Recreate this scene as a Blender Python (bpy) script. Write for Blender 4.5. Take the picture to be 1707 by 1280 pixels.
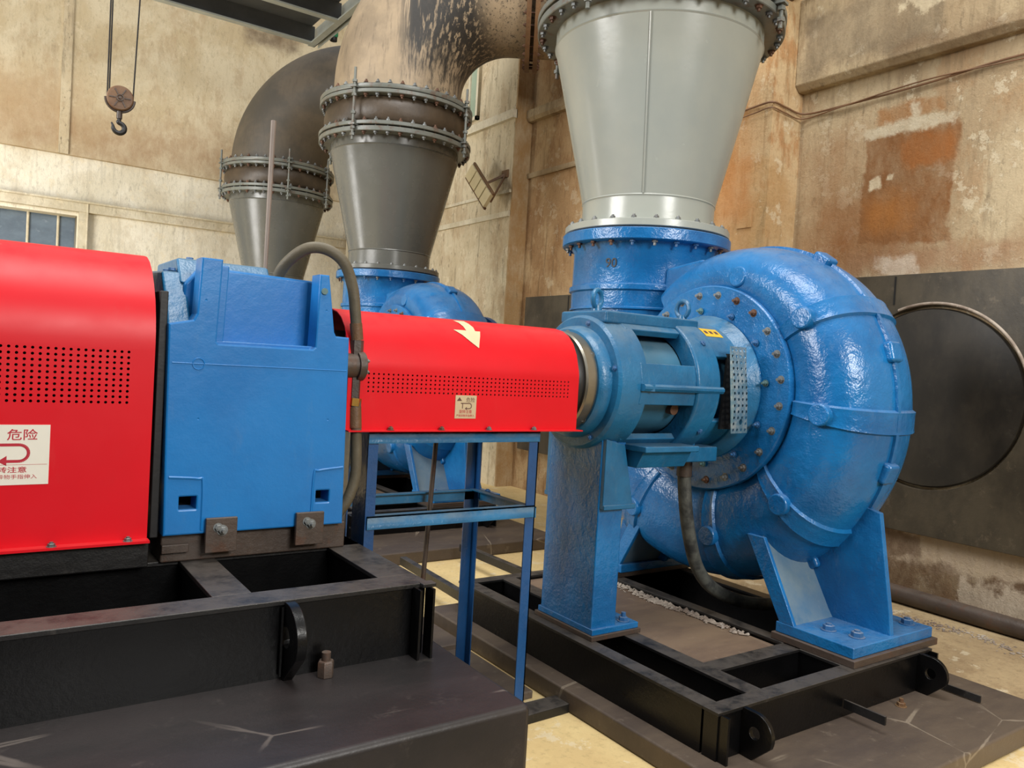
import bpy, bmesh, math, random
from mathutils import Vector, Matrix, Euler
random.seed(7)
S = bpy.context.scene
for o in list(bpy.data.objects): bpy.data.objects.remove(o)
COL = S.collection
PI = math.pi

# ------------------------------------------------------------------ camera
yaw, pit, roll, F = 0.96636635, -0.02779074, 0.05817735, 1312.22
f = Vector((math.cos(yaw)*math.cos(pit), math.sin(yaw)*math.cos(pit), math.sin(pit)))
r0 = Vector((math.sin(yaw), -math.cos(yaw), 0)); u0 = r0.cross(f)
r_ = r0*math.cos(roll) + u0*math.sin(roll); u_ = -r0*math.sin(roll) + u0*math.cos(roll)
cd = bpy.data.cameras.new('camera'); cam = bpy.data.objects.new('camera', cd); COL.objects.link(cam)
m = Matrix((( r_.x, u_.x, -f.x, 0), (r_.y, u_.y, -f.y, 0), (r_.z, u_.z, -f.z, 1.65), (0, 0, 0, 1)))
cam.matrix_world = m
cd.sensor_width = 36; cd.sensor_fit = 'HORIZONTAL'; cd.lens = F/1707*36; cd.clip_start = .05
S.camera = cam

# ------------------------------------------------------------------ light
W = bpy.data.worlds.new('world'); S.world = W; W.use_nodes = True
bg = W.node_tree.nodes['Background']; bg.inputs[0].default_value = (.95, .97, 1.0, 1); bg.inputs[1].default_value = .50
def area(name, loc, tgt, sx, sy, power, col=(1, 1, 1)):
    d = bpy.data.lights.new(name, 'AREA'); d.shape = 'RECTANGLE'; d.size = sx; d.size_y = sy; d.energy = power; d.color = col
    o = bpy.data.objects.new(name, d); COL.objects.link(o); o.location = loc
    o.rotation_euler = (Vector(tgt) - Vector(loc)).to_track_quat('-Z', 'Y').to_euler()
    return o
area('daylight_rear_window', (2.2, -7.3, 5.8), (3.6, 4, 1.6), 3.4, 2.4, 700, (1, .98, .94))
area('daylight_side_window', (-7.6, 5.6, 5.4), (3.5, 7, 2.2), 5.0, 3.0, 800, (1, .98, .95))
area('left_wall_fill', (-3.0, 10.6, 2.0), (2.0, 14.6, 2.0), 2.6, 2.6, 230, (1, .98, .94))  # added fill standing free in the hall, brightens the left wall
area('overhead_fill', (1.0, 1.5, 10.5), (3.6, 4.5, 0), 5.0, 3.0, 520, (1, .98, .95))  # added fill from overhead, not a fitting of the hall
S.view_settings.view_transform = 'Standard'; S.view_settings.look = 'None'
S.view_settings.gamma = 1; S.view_settings.use_curve_mapping = False
S.view_settings.exposure = 0.38

# ------------------------------------------------------------------ materials
def lin(c): return tuple(((v/255)/12.92 if v/255 <= .04045 else (((v/255)+.055)/1.055)**2.4) for v in c)
class NT:
    def __init__(s, name):
        s.m = bpy.data.materials.new(name); s.m.use_nodes = True; s.t = s.m.node_tree; s.b = s.t.nodes['Principled BSDF']
        s.geo = s.t.nodes.new('ShaderNodeNewGeometry'); s.tc = s.t.nodes.new('ShaderNodeTexCoord')
        s.pos = s.geo.outputs['Position']; s.ob = s.tc.outputs['Object']
    def n(s, typ, **k):
        nd = s.t.nodes.new(typ)
        for a, v in k.items(): setattr(nd, a, v)
        return nd
    def set(s, sock, v):
        if isinstance(v, bpy.types.NodeSocket): s.t.links.new(v, sock)
        elif isinstance(v, tuple) and len(v) == 3 and sock.type == 'RGBA': sock.default_value = (*v, 1)
        else: sock.default_value = v
    def math(s, op, a, b=None, c=None, clamp=False):
        nd = s.n('ShaderNodeMath', operation=op, use_clamp=clamp); s.set(nd.inputs[0], a)
        if b is not None: s.set(nd.inputs[1], b)
        if c is not None: s.set(nd.inputs[2], c)
        return nd.outputs[0]
    def map(s, v, scale=(1, 1, 1), loc=(0, 0, 0)):
        nd = s.n('ShaderNodeMapping'); s.set(nd.inputs[0], v); nd.inputs['Scale'].default_value = scale; nd.inputs['Location'].default_value = loc
        return nd.outputs[0]
    def noise(s, vec, scale=5, detail=4, rough=.55, dist=0.0):
        nd = s.n('ShaderNodeTexNoise'); s.set(nd.inputs['Vector'], vec); nd.inputs['Scale'].default_value = scale
        nd.inputs['Detail'].default_value = detail; nd.inputs['Roughness'].default_value = rough; nd.inputs['Distortion'].default_value = dist
        return nd.outputs[0]
    def ramp(s, v, a, b):          # smooth 0..1 between a and b
        nd = s.n('ShaderNodeMapRange', interpolation_type='SMOOTHSTEP'); s.set(nd.inputs[0], v)
        nd.inputs[1].default_value = a; nd.inputs[2].default_value = b; return nd.outputs[0]
    def mix(s, fac, a, b):
        nd = s.n('ShaderNodeMix', data_type='RGBA'); s.set(nd.inputs[0], fac); s.set(nd.inputs[6], a); s.set(nd.inputs[7], b); return nd.outputs[2]
    def sep(s, v):
        nd = s.n('ShaderNodeSeparateXYZ'); s.set(nd.inputs[0], v); return nd.outputs
    def bump(s, h, strength=.3, dist=.01):
        nd = s.n('ShaderNodeBump'); s.set(nd.inputs['Height'], h); nd.inputs['Strength'].default_value = strength; nd.inputs['Distance'].default_value = dist
        s.t.links.new(nd.outputs[0], s.b.inputs['Normal'])
    def out(s, col, rough=.5, metal=0.0, coat=None, spec=None):
        s.set(s.b.inputs['Base Color'], col); s.set(s.b.inputs['Roughness'], rough); s.set(s.b.inputs['Metallic'], metal)
        if coat is not None: s.b.inputs['Coat Weight'].default_value = coat; s.b.inputs['Coat Roughness'].default_value = .12
        if spec is not None: s.b.inputs['Specular IOR Level'].default_value = spec
        return s.m

def paint(name, rgb, rough=.3, var=.12, bump=.25, bscale=22, dust=.25, dustc=(150, 150, 145), rust=0.0, metal=0.0, coat=None, alt=None, vsc=3.0, spec=None):
    n = NT(name); c = lin(rgb); a = lin(alt) if alt else tuple(v*(1-var*2.2) for v in c)
    nz = n.noise(n.pos, vsc, 5, .6); col = n.mix(n.ramp(nz, .35, .68), c, a)
    if dust:
        up = n.ramp(n.sep(n.geo.outputs['Normal'])[2], .35, .95); d2 = n.noise(n.pos, 9, 5, .7)
        fac = n.math('MULTIPLY', n.math('MULTIPLY', up, n.ramp(d2, .25, .6)), dust)
        sp = n.math('MULTIPLY', n.ramp(n.noise(n.map(n.pos, (1, 1, .35)), 14, 6, .75), .56, .75), dust*.55)
        col = n.mix(n.math('MAXIMUM', fac, sp), col, lin(dustc))
    if rust:
        col = n.mix(n.math('MULTIPLY', n.ramp(n.noise(n.pos, 12, 5, .7), .52, .66), rust), col, lin((95, 60, 40)))
    rg = n.math('ADD', rough-.06, n.math('MULTIPLY', n.noise(n.pos, 7, 3), .16))
    if bump:
        h = n.math('ADD', n.noise(n.pos, bscale, 3, .5), n.math('MULTIPLY', n.noise(n.pos, bscale*4.5, 2, .5), .35)); n.bump(h, bump, .01)
    return n.out(col, rg, metal, coat, spec)

M = {}
M['blue'] = paint('blue_enamel', (24, 108, 168), .22, .13, .48, 22, .30, (120, 140, 160), alt=(18, 88, 144))
M['blue_dusty'] = paint('dusty_blue_enamel', (28, 104, 148), .33, .12, .30, 26, .5, (118, 132, 136), alt=(24, 84, 122))
M['blue_dark'] = paint('dark_blue_enamel', (24, 76, 130), .33, .15, .25, 26, .25, (90, 105, 120))
M['blue_gear'] = paint('bright_blue_enamel', (22, 116, 186), .32, .06, .07, 34, .2, (120, 140, 155), alt=(20, 106, 174))
M['dust_blue'] = paint('dust_covered_blue', (96, 118, 130), .6, .1, .15, 30, .8, (150, 150, 142), alt=(60, 100, 130))
M['teal'] = paint('teal_grey_paint', (58, 110, 138), .38, .1, .08, 20, .4, (120, 135, 140))
M['red'] = paint('red_sheet_paint', (212, 12, 30), .38, .04, .02, 8, .12, (170, 110, 100), alt=(204, 10, 27), vsc=1.5, spec=.28)
M['grey_light'] = paint('light_grey_paint', (156, 160, 152), .22, .04, .07, 9, .1, (170, 165, 150), alt=(146, 152, 147), vsc=1.2)
M['grey_mid'] = paint('mid_grey_cone', (94, 95, 90), .24, .06, .07, 9, .1, (130, 125, 110), vsc=1.4)  # one darker grey for the second and third cones
M['flange_grey'] = paint('flange_grey_paint', (108, 112, 106), .34, .1, .1, 30, .25, (110, 100, 85), rust=.5)
M['rubber'] = paint('brown_rubber', (72, 60, 46), .42, .2, .2, 20, .3, (120, 100, 80))
M['black'] = paint('black_bitumen_paint', (9, 9, 10), .28, .2, .10, 60, .03, (50, 46, 42), spec=.35)
M['black_dusty'] = paint('dusty_black_paint', (24, 23, 23), .42, .2, .15, 40, .7, (84, 78, 72))
M['steel'] = paint('bare_steel', (150, 145, 132), .32, .1, .05, 40, .15, metal=.85)
M['bolt'] = paint('dull_bolt_steel', (124, 128, 128), .42, .2, .1, 60, .2, rust=.25, metal=.4)
M['bolt_rust'] = paint('rusty_bolt', (104, 74, 56), .6, .2, .2, 60, .2, rust=.5, metal=.2)
M['bolt_blue'] = paint('blue_painted_bolt', (50, 100, 150), .4, .15, .1, 60, .5, (140, 140, 140))
M['rust'] = paint('rusty_steel', (112, 82, 54), .55, .2, .3, 40, .3, (150, 130, 100), rust=.6)
M['brownsteel'] = paint('brown_grimy_steel', (74, 62, 54), .45, .2, .2, 40, .4, (110, 98, 88), rust=.4)
M['hose'] = paint('dusty_hose_rubber', (92, 84, 66), .62, .15, .2, 40, .35, (150, 145, 130))
M['hose_grey'] = paint('grey_hose_rubber', (84, 86, 80), .6, .25, .25, 50, .5, (150, 148, 140), alt=(40, 42, 42), vsc=14)
M['vent'] = paint('grey_brown_pipe', (120, 108, 98), .5, .1, .05, 40, .1)
M['brass'] = paint('brass', (170, 130, 60), .35, .1, .05, 40, .1, metal=.8)
M['paper'] = paint('printed_label', (226, 222, 208), .5, .03, 0, 20, 0)
M['paper_old'] = paint('faded_label', (196, 176, 140), .6, .08, 0, 20, 0)
M['redink'] = paint('red_ink', (176, 20, 44), .5, .02, 0, 20, 0)
M['yellow'] = paint('yellow_sticker', (222, 178, 40), .45, .04, 0, 20, 0)
M['darkink'] = paint('dark_ink', (92, 60, 50), .5, .02, 0, 20, 0)
M['darkhole'] = paint('shade_and_seam_black', (10, 10, 11), .7, .02, 0, 20, 0)  # black for the shade inside openings, and for the panel seams
M['coupling'] = paint('black_coupling', (14, 13, 14), .5, .1, .1, 20, 0)
M['galv'] = paint('galvanised_steel', (172, 178, 172), .45, .08, .05, 30, .1, metal=.2)
M['deckgrey'] = paint('dark_grey_deck', (72, 74, 74), .6, .12, .1, 10, 0)
M['greenlamp'] = paint('green_plastic', (30, 140, 100), .3, .1, 0, 20, 0)
M['cream'] = paint('cream_reflector', (214, 200, 160), .5, .06, .05, 20, .1)
M['wirebrown'] = paint('brown_cable', (124, 90, 62), .6, .1, .1, 60, .2)
M['bolt_green'] = paint('verdigris_bolt', (84, 116, 116), .45, .15, .1, 60, .2)

def perforated_plate_mat(): return M['blue_dusty']

# elbow pipe of pump 2: cream dust with black runs; elbow 3: grimy
def elbow_mat(name, base, alt, runs):
    n = NT(name)
    col = n.mix(n.ramp(n.noise(n.pos, 1.6, 5, .65), .36, .64), lin(base), lin(alt))
    col = n.mix(n.math('MULTIPLY', n.ramp(n.noise(n.map(n.pos, (3, 3, .5)), 6, 5, .7), .5, .72), .5), col, lin((70, 62, 52)))
    if runs:
        s = n.sep(n.pos)
        across = n.math('SUBTRACT', n.math('MULTIPLY', s[0], .63), n.math('MULTIPLY', s[1], .78))      # horizontal, across the bend
        streak = n.noise(n.map(n.pos, (1, 1, .035)), 22, 4, .6)
        drip = n.noise(n.map(n.pos, (1, 1, .16)), 26, 5, .7)
        band = n.math('MULTIPLY', n.ramp(across, -3.72, -3.50), n.math('SUBTRACT', 1.0, n.ramp(across, -3.0, -2.75)))
        low = n.ramp(n.math('ADD', s[2], n.math('MULTIPLY', drip, 1.6)), 5.25, 5.75)
        fac = n.math('MULTIPLY', n.math('MULTIPLY', band, low), n.ramp(streak, .40, .47))
        col = n.mix(fac, col, lin((40, 38, 35)))
        sp = n.math('MULTIPLY', n.ramp(n.noise(n.map(n.pos, (1, 1, .4)), 38, 3, .7), .56, .62), n.ramp(across, -3.6, -3.2))
        col = n.mix(n.math('MULTIPLY', sp, .8), col, lin((58, 52, 46)))
    n.bump(n.noise(n.pos, 20, 4), .15, .01)
    return n.out(col, .55)
M['elbow_runs'] = elbow_mat('dusty_pipe_with_tar_runs', (156, 138, 112), (128, 113, 92), True)
M['elbow_grime'] = elbow_mat('grimy_brown_pipe', (92, 82, 68), (70, 65, 56), False)

# plaster walls -----------------------------------------------------
def boxmask(n, s, ax, c, h, soft, wob):
    d = n.math('SUBTRACT', n.math('ABSOLUTE', n.math('SUBTRACT', n.math('ADD', s[ax], wob), c)), h)
    return n.math('SUBTRACT', 1.0, n.ramp(d, -soft, soft))
def plaster(name, base, alt, warm, warm_amt=.5, stains_and_shade=(), streak=.35, bump=.5, speck=.35, pale_amt=.5):
    n = NT(name); s = n.sep(n.pos)
    big = n.noise(n.pos, .8, 8, .66, .5); mid = n.noise(n.map(n.pos, (1, 1, .5), (5, 2, 1)), 2.4, 9, .70)
    col = n.mix(n.ramp(big, .40, .60), lin(base), lin(alt))
    col = n.mix(n.math('MULTIPLY', n.ramp(mid, .50, .60), warm_amt), col, lin(warm))
    st = n.noise(n.map(n.pos, (1, 1, .10)), 11, 6, .68)
    col = n.mix(n.math('MULTIPLY', n.ramp(st, .53, .64), streak), col, tuple(v*.5 for v in lin(alt)))
    fine = n.noise(n.map(n.pos, (1, 1, .45)), 26, 7, .74)
    col = n.mix(n.math('MULTIPLY', n.ramp(fine, .50, .66), .35), col, tuple(v*.55 for v in lin(alt)))
    col = n.mix(n.math('MULTIPLY', n.ramp(n.noise(n.map(n.pos, (1, 1, .3)), 19, 6, .74), .60, .63), speck), col, tuple(v*.30 for v in lin(alt)))
    pale = n.ramp(n.noise(n.pos, 4.2, 9, .74), .575, .60)
    col = n.mix(n.math('MULTIPLY', pale, pale_amt), col, lin((218, 206, 178)))
    rh = None
    for (ax, c, h, zc, zh, soft, rgb, amt, nscale, wobamp) in stains_and_shade:
        w1 = n.math('MULTIPLY', n.math('SUBTRACT', n.noise(n.pos, nscale, 8, .68), .5), wobamp)
        w2 = n.math('MULTIPLY', n.math('SUBTRACT', n.noise(n.map(n.pos, loc=(3, 7, 1)), nscale, 8, .68), .5), wobamp)
        mk = n.math('MULTIPLY', boxmask(n, s, ax, c, h, soft, w1), boxmask(n, s, 2, zc, zh, soft, w2))
        tex = n.math('ADD', .62, n.math('MULTIPLY', n.ramp(n.noise(n.map(n.pos, (1, 1, .6), (c, h, 2)), 6, 7, .7), .35, .65), .38))
        col = n.mix(n.math('MULTIPLY', n.math('MULTIPLY', mk, amt), tex), col, lin(rgb))
    h1 = n.math('ADD', n.noise(n.pos, 5, 9, .72), n.math('MULTIPLY', n.noise(n.pos, 34, 6, .75), .5))
    h1 = n.math('ADD', h1, n.math('MULTIPLY', pale, .10))
    n.bump(h1, bump, .045)
    return n.out(col, .85, spec=.25)
def worn(name, base, alt, crack=(150, 140, 126), rough=.55, bump=.3, amt=.5, cr=.6):
    n = NT(name)
    col = n.mix(n.ramp(n.noise(n.map(n.pos, (.6, 1.6, 1)), 2.2, 6, .65), .36, .66), lin(base), lin(alt))
    v = n.n('ShaderNodeTexVoronoi', feature='DISTANCE_TO_EDGE'); n.set(v.inputs['Vector'], n.map(n.pos, (1, 1.2, 1))); v.inputs['Scale'].default_value = 1.15
    nz = n.noise(n.pos, 3, 4)
    d = n.math('ADD', v.outputs['Distance'], n.math('MULTIPLY', n.math('SUBTRACT', nz, .5), .05))
    ed = n.math('MULTIPLY', n.math('SUBTRACT', 1.0, n.ramp(n.math('ABSOLUTE', d), .002, .008)), n.math('MULTIPLY', n.ramp(n.noise(n.pos, 1.7, 2), .48, .56), cr))
    col = n.mix(ed, col, lin(crack))
    col = n.mix(n.math('MULTIPLY', n.ramp(n.noise(n.pos, 11, 6, .75), .57, .72), amt), col, lin(crack))
    n.bump(n.noise(n.pos, 14, 6, .7), bump, .01)
    return n.out(col, rough)

M['wall_right'] = plaster('stained_plaster_right', (190, 172, 140), (172, 150, 118), (160, 124, 86), .5, stains_and_shade=(
    (1, 4.05, .30, 3.05, .75, .30, (150, 104, 62), .6, 1.8, .9),
    (1, 3.72, .42, 2.85, .28, .16, (142, 92, 50), .75, 2.2, .5),
    (1, 3.42, .37, 3.20, .44, .02, (132, 88, 50), .95, 2.4, .26),
    (1, 3.26, .20, 3.48, .13, .05, (158, 98, 48), .8, 3, .35),
    (1, 3.55, .20, 3.02, .14, .10, (172, 114, 58), .75, 2.5, .4),
    (1, 3.44, .28, 3.80, .07, .03, (160, 112, 66), .8, 3, .3),
    (1, 3.68, .05, 3.26, .045, .015, (214, 200, 170), .95, 7, .16),
    (1, 3.55, .03, 3.30, .02, .01, (214, 200, 170), .95, 9, .1),
    (1, 3.42, .36, 3.68, .045, .02, (206, 194, 168), .85, 5, .26),
    (1, 3.38, .04, 3.74, .12, .02, (206, 194, 168), .8, 5, .2),
    (1, 2.8, 1.1, 2.62, .10, .06, (150, 112, 82), .7, 3, .3),
    (1, 3.45, .16, 2.58, .08, .03, (214, 200, 182), .8, 5, .3),
    (1, 2.6, 1.0, .40, .16, .03, (186, 168, 146), .95, 3.5, .5),
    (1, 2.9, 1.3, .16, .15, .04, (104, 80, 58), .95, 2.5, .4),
    (1, 2.55, .28, .12, .14, .03, (206, 190, 168), .95, 4, .5),
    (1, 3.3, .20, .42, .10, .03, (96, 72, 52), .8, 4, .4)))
M['wall_bay'] = plaster('stained_plaster_bay', (186, 160, 122), (164, 132, 94), (136, 100, 64), .6, streak=.5, pale_amt=.25)
M['wall_pier'] = plaster('stained_plaster_pier', (196, 172, 134), (180, 148, 104), (164, 114, 66), .7, streak=.4, speck=.3, stains_and_shade=(
    (1, 4.75, .22, 3.6, .9, .2, (164, 116, 68), .6, 2.2, .6), (1, 4.9, .3, 3.3, .3, .1, (170, 108, 54), .5, 3, .4)))
M['wall_pierfar'] = plaster('pale_plaster_pier', (204, 192, 164), (184, 168, 138), (156, 126, 92), .35, streak=.5, speck=.7, stains_and_shade=((1, 8.54, .06, 3.0, 6, .01, (156, 122, 78), .95, 3, .02),))
M['wall_left'] = plaster('pale_plaster_left', (224, 218, 200), (208, 200, 178), (184, 170, 144), .35, streak=.25, speck=.25, bump=.35)
M['wall_left_up'] = plaster('brown_plaster_left', (200, 188, 160), (184, 168, 136), (166, 142, 110), .4, streak=.12, bump=.3, stains_and_shade=(
    (0, 1.7, 3.2, 4.90, .34, .5, (146, 116, 84), .8, .9, 1.2), (0, -.3, 1.5, 5.4, .4, .5, (160, 132, 98), .6, 1.2, 1.2),
    (0, 4.35, .50, 7.20, .14, .10, (104, 88, 70), .85, 2, .4)), speck=.15, pale_amt=.3)  # last patch paints the shade of a dark hole near the platform
M['beamplaster'] = plaster('grimy_beam_plaster', (180, 162, 130), (156, 136, 106), (134, 112, 82), .5, stains_and_shade=(
    (1, 3.75, .62, 4.52, .26, .06, (112, 98, 78), .85, 1.8, .5), (1, 2.6, .9, 4.24, .05, .05, (120, 96, 70), .6, 3, .3),
    (1, 3.2, .3, 4.7, .15, .03, (210, 196, 164), .6, 4, .6)), pale_amt=.4)
M['panel_dark'] = worn('dark_painted_panel', (54, 48, 38), (76, 68, 54), (112, 100, 82), .5, .25, .5, .0)
M['disc_dark'] = worn('black_round_cover', (34, 31, 27), (52, 47, 40), (84, 78, 68), .36, .08, .25, 0)
M['wall_unseen_dark'] = plaster('darkened_grey_plaster', (96, 90, 80), (78, 72, 62), (70, 60, 50), .4)  # for the unseen walls, darkened to weaken their reflection in the paints
M['floor'] = plaster('cream_floor_paint', (216, 192, 138), (206, 180, 128), (196, 168, 118), .4, streak=0, bump=.12, speck=.06)
M['floor_tan'] = plaster('dusty_floor', (178, 156, 120), (156, 134, 102), (136, 112, 84), .5, streak=0, bump=.3, speck=.2)
M['plinth_dark'] = worn('dark_coated_concrete', (44, 39, 39), (32, 30, 30), (108, 100, 94), .42, .2, .15, .6)
M['plinth_brown'] = worn('brown_coated_concrete', (74, 64, 57), (92, 80, 68), (140, 128, 112), .5, .3, .35, .7)
M['infill'] = worn('dusty_brown_slab', (104, 86, 72), (126, 106, 86), (150, 134, 114), .55, .3, .4, .2)
M['efflo'] = worn('white_mineral_crust', (170, 158, 144), (120, 104, 92), (220, 214, 205), .9, 1.0, .8, .2)
M['door_blue'] = worn('blue_grey_strip_door', (96, 112, 126), (76, 90, 104), (150, 164, 174), .5, .1, .3, 0)
M['trim_pale'] = plaster('pale_trim', (212, 204, 182), (190, 180, 154), (160, 140, 110), .3, streak=.1)
M['slot_glass'] = paint('pale_green_glass', (150, 166, 146), .2, .05, 0, 20, 0)

# ------------------------------------------------------------------ mesh helpers
def wloc(o):
    v = Vector((0, 0, 0))
    while o: v = v + o.location; o = o.parent
    return v
class MB:
    def __init__(s): s.v = []; s.f = []
    def add(s, vs, fs):
        k = len(s.v); s.v += [tuple(v) for v in vs]; s.f += [tuple(i+k for i in q) for q in fs]; return s
    def box(s, x0, x1, y0, y1, z0, z1):
        return s.add([(x, y, z) for x in (x0, x1) for y in (y0, y1) for z in (z0, z1)],
                     [(0, 1, 3, 2), (4, 6, 7, 5), (0, 4, 5, 1), (2, 3, 7, 6), (0, 2, 6, 4), (1, 5, 7, 3)])
    def obox(s, c, ax, ay, az):      # oriented box: centre and three half vectors
        c, ax, ay, az = map(Vector, (c, ax, ay, az))
        return s.add([c+ax*i+ay*j+az*k for i in (-1, 1) for j in (-1, 1) for k in (-1, 1)],
                     [(0, 1, 3, 2), (4, 6, 7, 5), (0, 4, 5, 1), (2, 3, 7, 6), (0, 2, 6, 4), (1, 5, 7, 3)])
    def bar(s, a, b, w, h, up=(0, 0, 1)):
        a, b = Vector(a), Vector(b); d = b-a; t = d.normalized(); side = t.cross(Vector(up)).normalized(); u = side.cross(t)
        return s.obox((a+b)/2, d/2, side*w/2, u*h/2)
    def lathe(s, prof, org, axis='x', n=64, a0=0, a1=None, closed=False):
        # prof: list of (t, r); rotation about axis through org. closed: profile loops
        full = a1 is None; a1 = a0+2*PI if full else a1
        org = Vector(org); A = {'x': (Vector((1, 0, 0)), Vector((0, -1, 0)), Vector((0, 0, 1))), 'y': (Vector((0, 1, 0)), Vector((1, 0, 0)), Vector((0, 0, 1))),
             'z': (Vector((0, 0, 1)), Vector((1, 0, 0)), Vector((0, 1, 0)))}
        if isinstance(axis, str): T, U, V = A[axis]
        else:
            T = Vector(axis).normalized(); U = T.orthogonal().normalized(); V = T.cross(U)
        k = n if full else n+1; vs = []
        for i in range(k):
            a = a0+(a1-a0)*i/n
            for (t, r) in prof: vs.append(org+T*t+(U*math.cos(a)+V*math.sin(a))*r)
        P = len(prof); fs = []
        for i in range(n):
            j = (i+1) % k
            for q in range(P if closed else P-1):
                q2 = (q+1) % P; fs.append((i*P+q, j*P+q, j*P+q2, i*P+q2))
        if not full and closed: fs.append(tuple(range(P))); fs.append(tuple((k-1)*P+q for q in reversed(range(P))))
        return s.add(vs, fs)
    def cyl(s, a, b, r, n=24, r2=None):
        a, b = Vector(a), Vector(b); L = (b-a).length; r2 = r if r2 is None else r2
        return s.lathe([(0, 1e-5), (0, r), (L, r2), (L, 1e-5)], a, (b-a), n)
    def tube(s, pts, r, n=14, caps=True):
        pts = [Vector(p) for p in pts]; vs = []; fs = []
        t0 = (pts[1]-pts[0]).normalized(); u = t0.orthogonal().normalized()
        for i, p in enumerate(pts):
            t = (pts[min(i+1, len(pts)-1)]-pts[max(i-1, 0)]).normalized(); u = (u-t*u.dot(t)).normalized(); w = t.cross(u)
            rr = r(i/(len(pts)-1)) if callable(r) else r
            for k in range(n):
                a = 2*PI*k/n; vs.append(p+(u*math.cos(a)+w*math.sin(a))*rr)
        for i in range(len(pts)-1):
            for k in range(n): fs.append((i*n+k, i*n+(k+1) % n, (i+1)*n+(k+1) % n, (i+1)*n+k))
        if caps: fs.append(tuple(reversed(range(n)))); fs.append(tuple((len(pts)-1)*n+k for k in range(n)))
        return s.add(vs, fs)
    def prism(s, poly, ax, a, b):    # poly in the two other axes (in axis order), extruded along ax from a to b
        o = [i for i in range(3) if i != ax]; vs = []
        for t in (a, b):
            for p in poly:
                v = [0, 0, 0]; v[ax] = t; v[o[0]] = p[0]; v[o[1]] = p[1]; vs.append(v)
        n = len(poly)
        return s.add(vs, [tuple(range(n)), tuple(reversed(range(n, 2*n)))]+[(i, (i+1) % n, n+(i+1) % n, n+i) for i in range(n)])
def smooth(bm, ang=35):
    for fc in bm.faces: fc.smooth = True
    for e in bm.edges:
        if len(e.link_faces) == 2 and e.calc_face_angle(0) > math.radians(ang): e.smooth = False
def mk(name, mb, mat, parent=None, bevel=0, ang=35, weld=True):
    me = bpy.data.meshes.new(name); off = wloc(parent)
    bm = bmesh.new(); vv = [bm.verts.new(Vector(v)-off) for v in mb.v]
    for q in mb.f:
        try: bm.faces.new([vv[i] for i in q])
        except ValueError: pass
    if weld: bmesh.ops.remove_doubles(bm, verts=bm.verts, dist=1e-4)
    bmesh.ops.recalc_face_normals(bm, faces=bm.faces); smooth(bm, ang)
    bm.to_mesh(me); bm.free(); me.materials.append(M[mat] if isinstance(mat, str) else mat)
    o = bpy.data.objects.new(name, me); COL.objects.link(o); o.parent = parent
    if bevel:
        b = o.modifiers.new('bevel', 'BEVEL'); b.width = bevel; b.segments = 2; b.limit_method = 'ANGLE'; b.angle_limit = math.radians(40); b.harden_normals = True
    return o
def curve_plate(name, outer, holes, thick, mat, parent, place, bevel=0.0):
    """flat plate with real holes; outer/holes are 2D loops; place: Matrix taking (u, v, w) to world"""
    cu = bpy.data.curves.new(name, 'CURVE'); cu.dimensions = '2D'; cu.fill_mode = 'BOTH'; cu.extrude = thick/2-bevel; cu.bevel_depth = bevel; cu.bevel_resolution = 1
    for lp in [outer]+list(holes):
        sp = cu.splines.new('POLY'); sp.points.add(len(lp)-1); sp.use_cyclic_u = True
        for i, p in enumerate(lp): sp.points[i].co = (p[0], p[1], 0, 1)
    t = bpy.data.objects.new('tmp', cu); COL.objects.link(t); bpy.context.view_layer.update()
    me = bpy.data.meshes.new_from_object(t.evaluated_get(bpy.context.evaluated_depsgraph_get()))
    bpy.data.objects.remove(t); bpy.data.curves.remove(cu)
    me.transform(Matrix.Translation(-wloc(parent)) @ place)
    bm = bmesh.new(); bm.from_mesh(me); bmesh.ops.remove_doubles(bm, verts=bm.verts, dist=1e-5); bmesh.ops.recalc_face_normals(bm, faces=bm.faces); smooth(bm, 12); bm.to_mesh(me); bm.free()
    me.materials.clear(); me.materials.append(M[mat]); me.name = name
    o = bpy.data.objects.new(name, me); COL.objects.link(o); o.parent = parent; return o
def frame(origin, U, V):
    U, V = Vector(U).normalized(), Vector(V).normalized(); N = U.cross(V); o = Vector(origin)
    return Matrix(((U.x, V.x, N.x, o.x), (U.y, V.y, N.y, o.y), (U.z, V.z, N.z, o.z), (0, 0, 0, 1)))
def text(name, body, size, mat, parent, place, thick=.0006, align='LEFT', bold=0.0, sx=1.0):
    cu = bpy.data.curves.new(name, 'FONT'); cu.body = body; cu.size = size; cu.extrude = thick; cu.align_x = align; cu.offset = bold; cu.resolution_u = 4
    t = bpy.data.objects.new('tmp', cu); COL.objects.link(t); bpy.context.view_layer.update()
    me = bpy.data.meshes.new_from_object(t.evaluated_get(bpy.context.evaluated_depsgraph_get()))
    bpy.data.objects.remove(t); bpy.data.curves.remove(cu)
    me.transform(Matrix.Translation(-wloc(parent)) @ place @ Matrix.Diagonal((sx, 1, 1, 1))); me.materials.clear(); me.materials.append(M[mat])
    o = bpy.data.objects.new(name, me); COL.objects.link(o); o.parent = parent; return o
def thing(name, label, cat, loc, group=None):
    o = bpy.data.objects.new(name, None); COL.objects.link(o); o.location = loc; o.empty_display_size = .1
    o['label'] = label; o['category'] = cat
    if group: o['group'] = group
    return o
def tag(o, label, cat, group=None, kind=None):
    o['label'] = label; o['category'] = cat
    if group: o['group'] = group
    if kind: o['kind'] = kind
    return o
def struct(name, mb, mat, bevel=0, ang=35):
    o = mk(name, mb, mat, None, bevel, ang); o['kind'] = 'structure'; return o
def kids(o): return [c for c in bpy.data.objects if c.parent == o]
CH = {}
def copy_tree(o, parent=None):
    c = o.copy(); COL.objects.link(c); c.parent = parent
    for ch in CHILD.get(o.name, []): copy_tree(ch, c)
    return c
CHILD = {}
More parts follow.
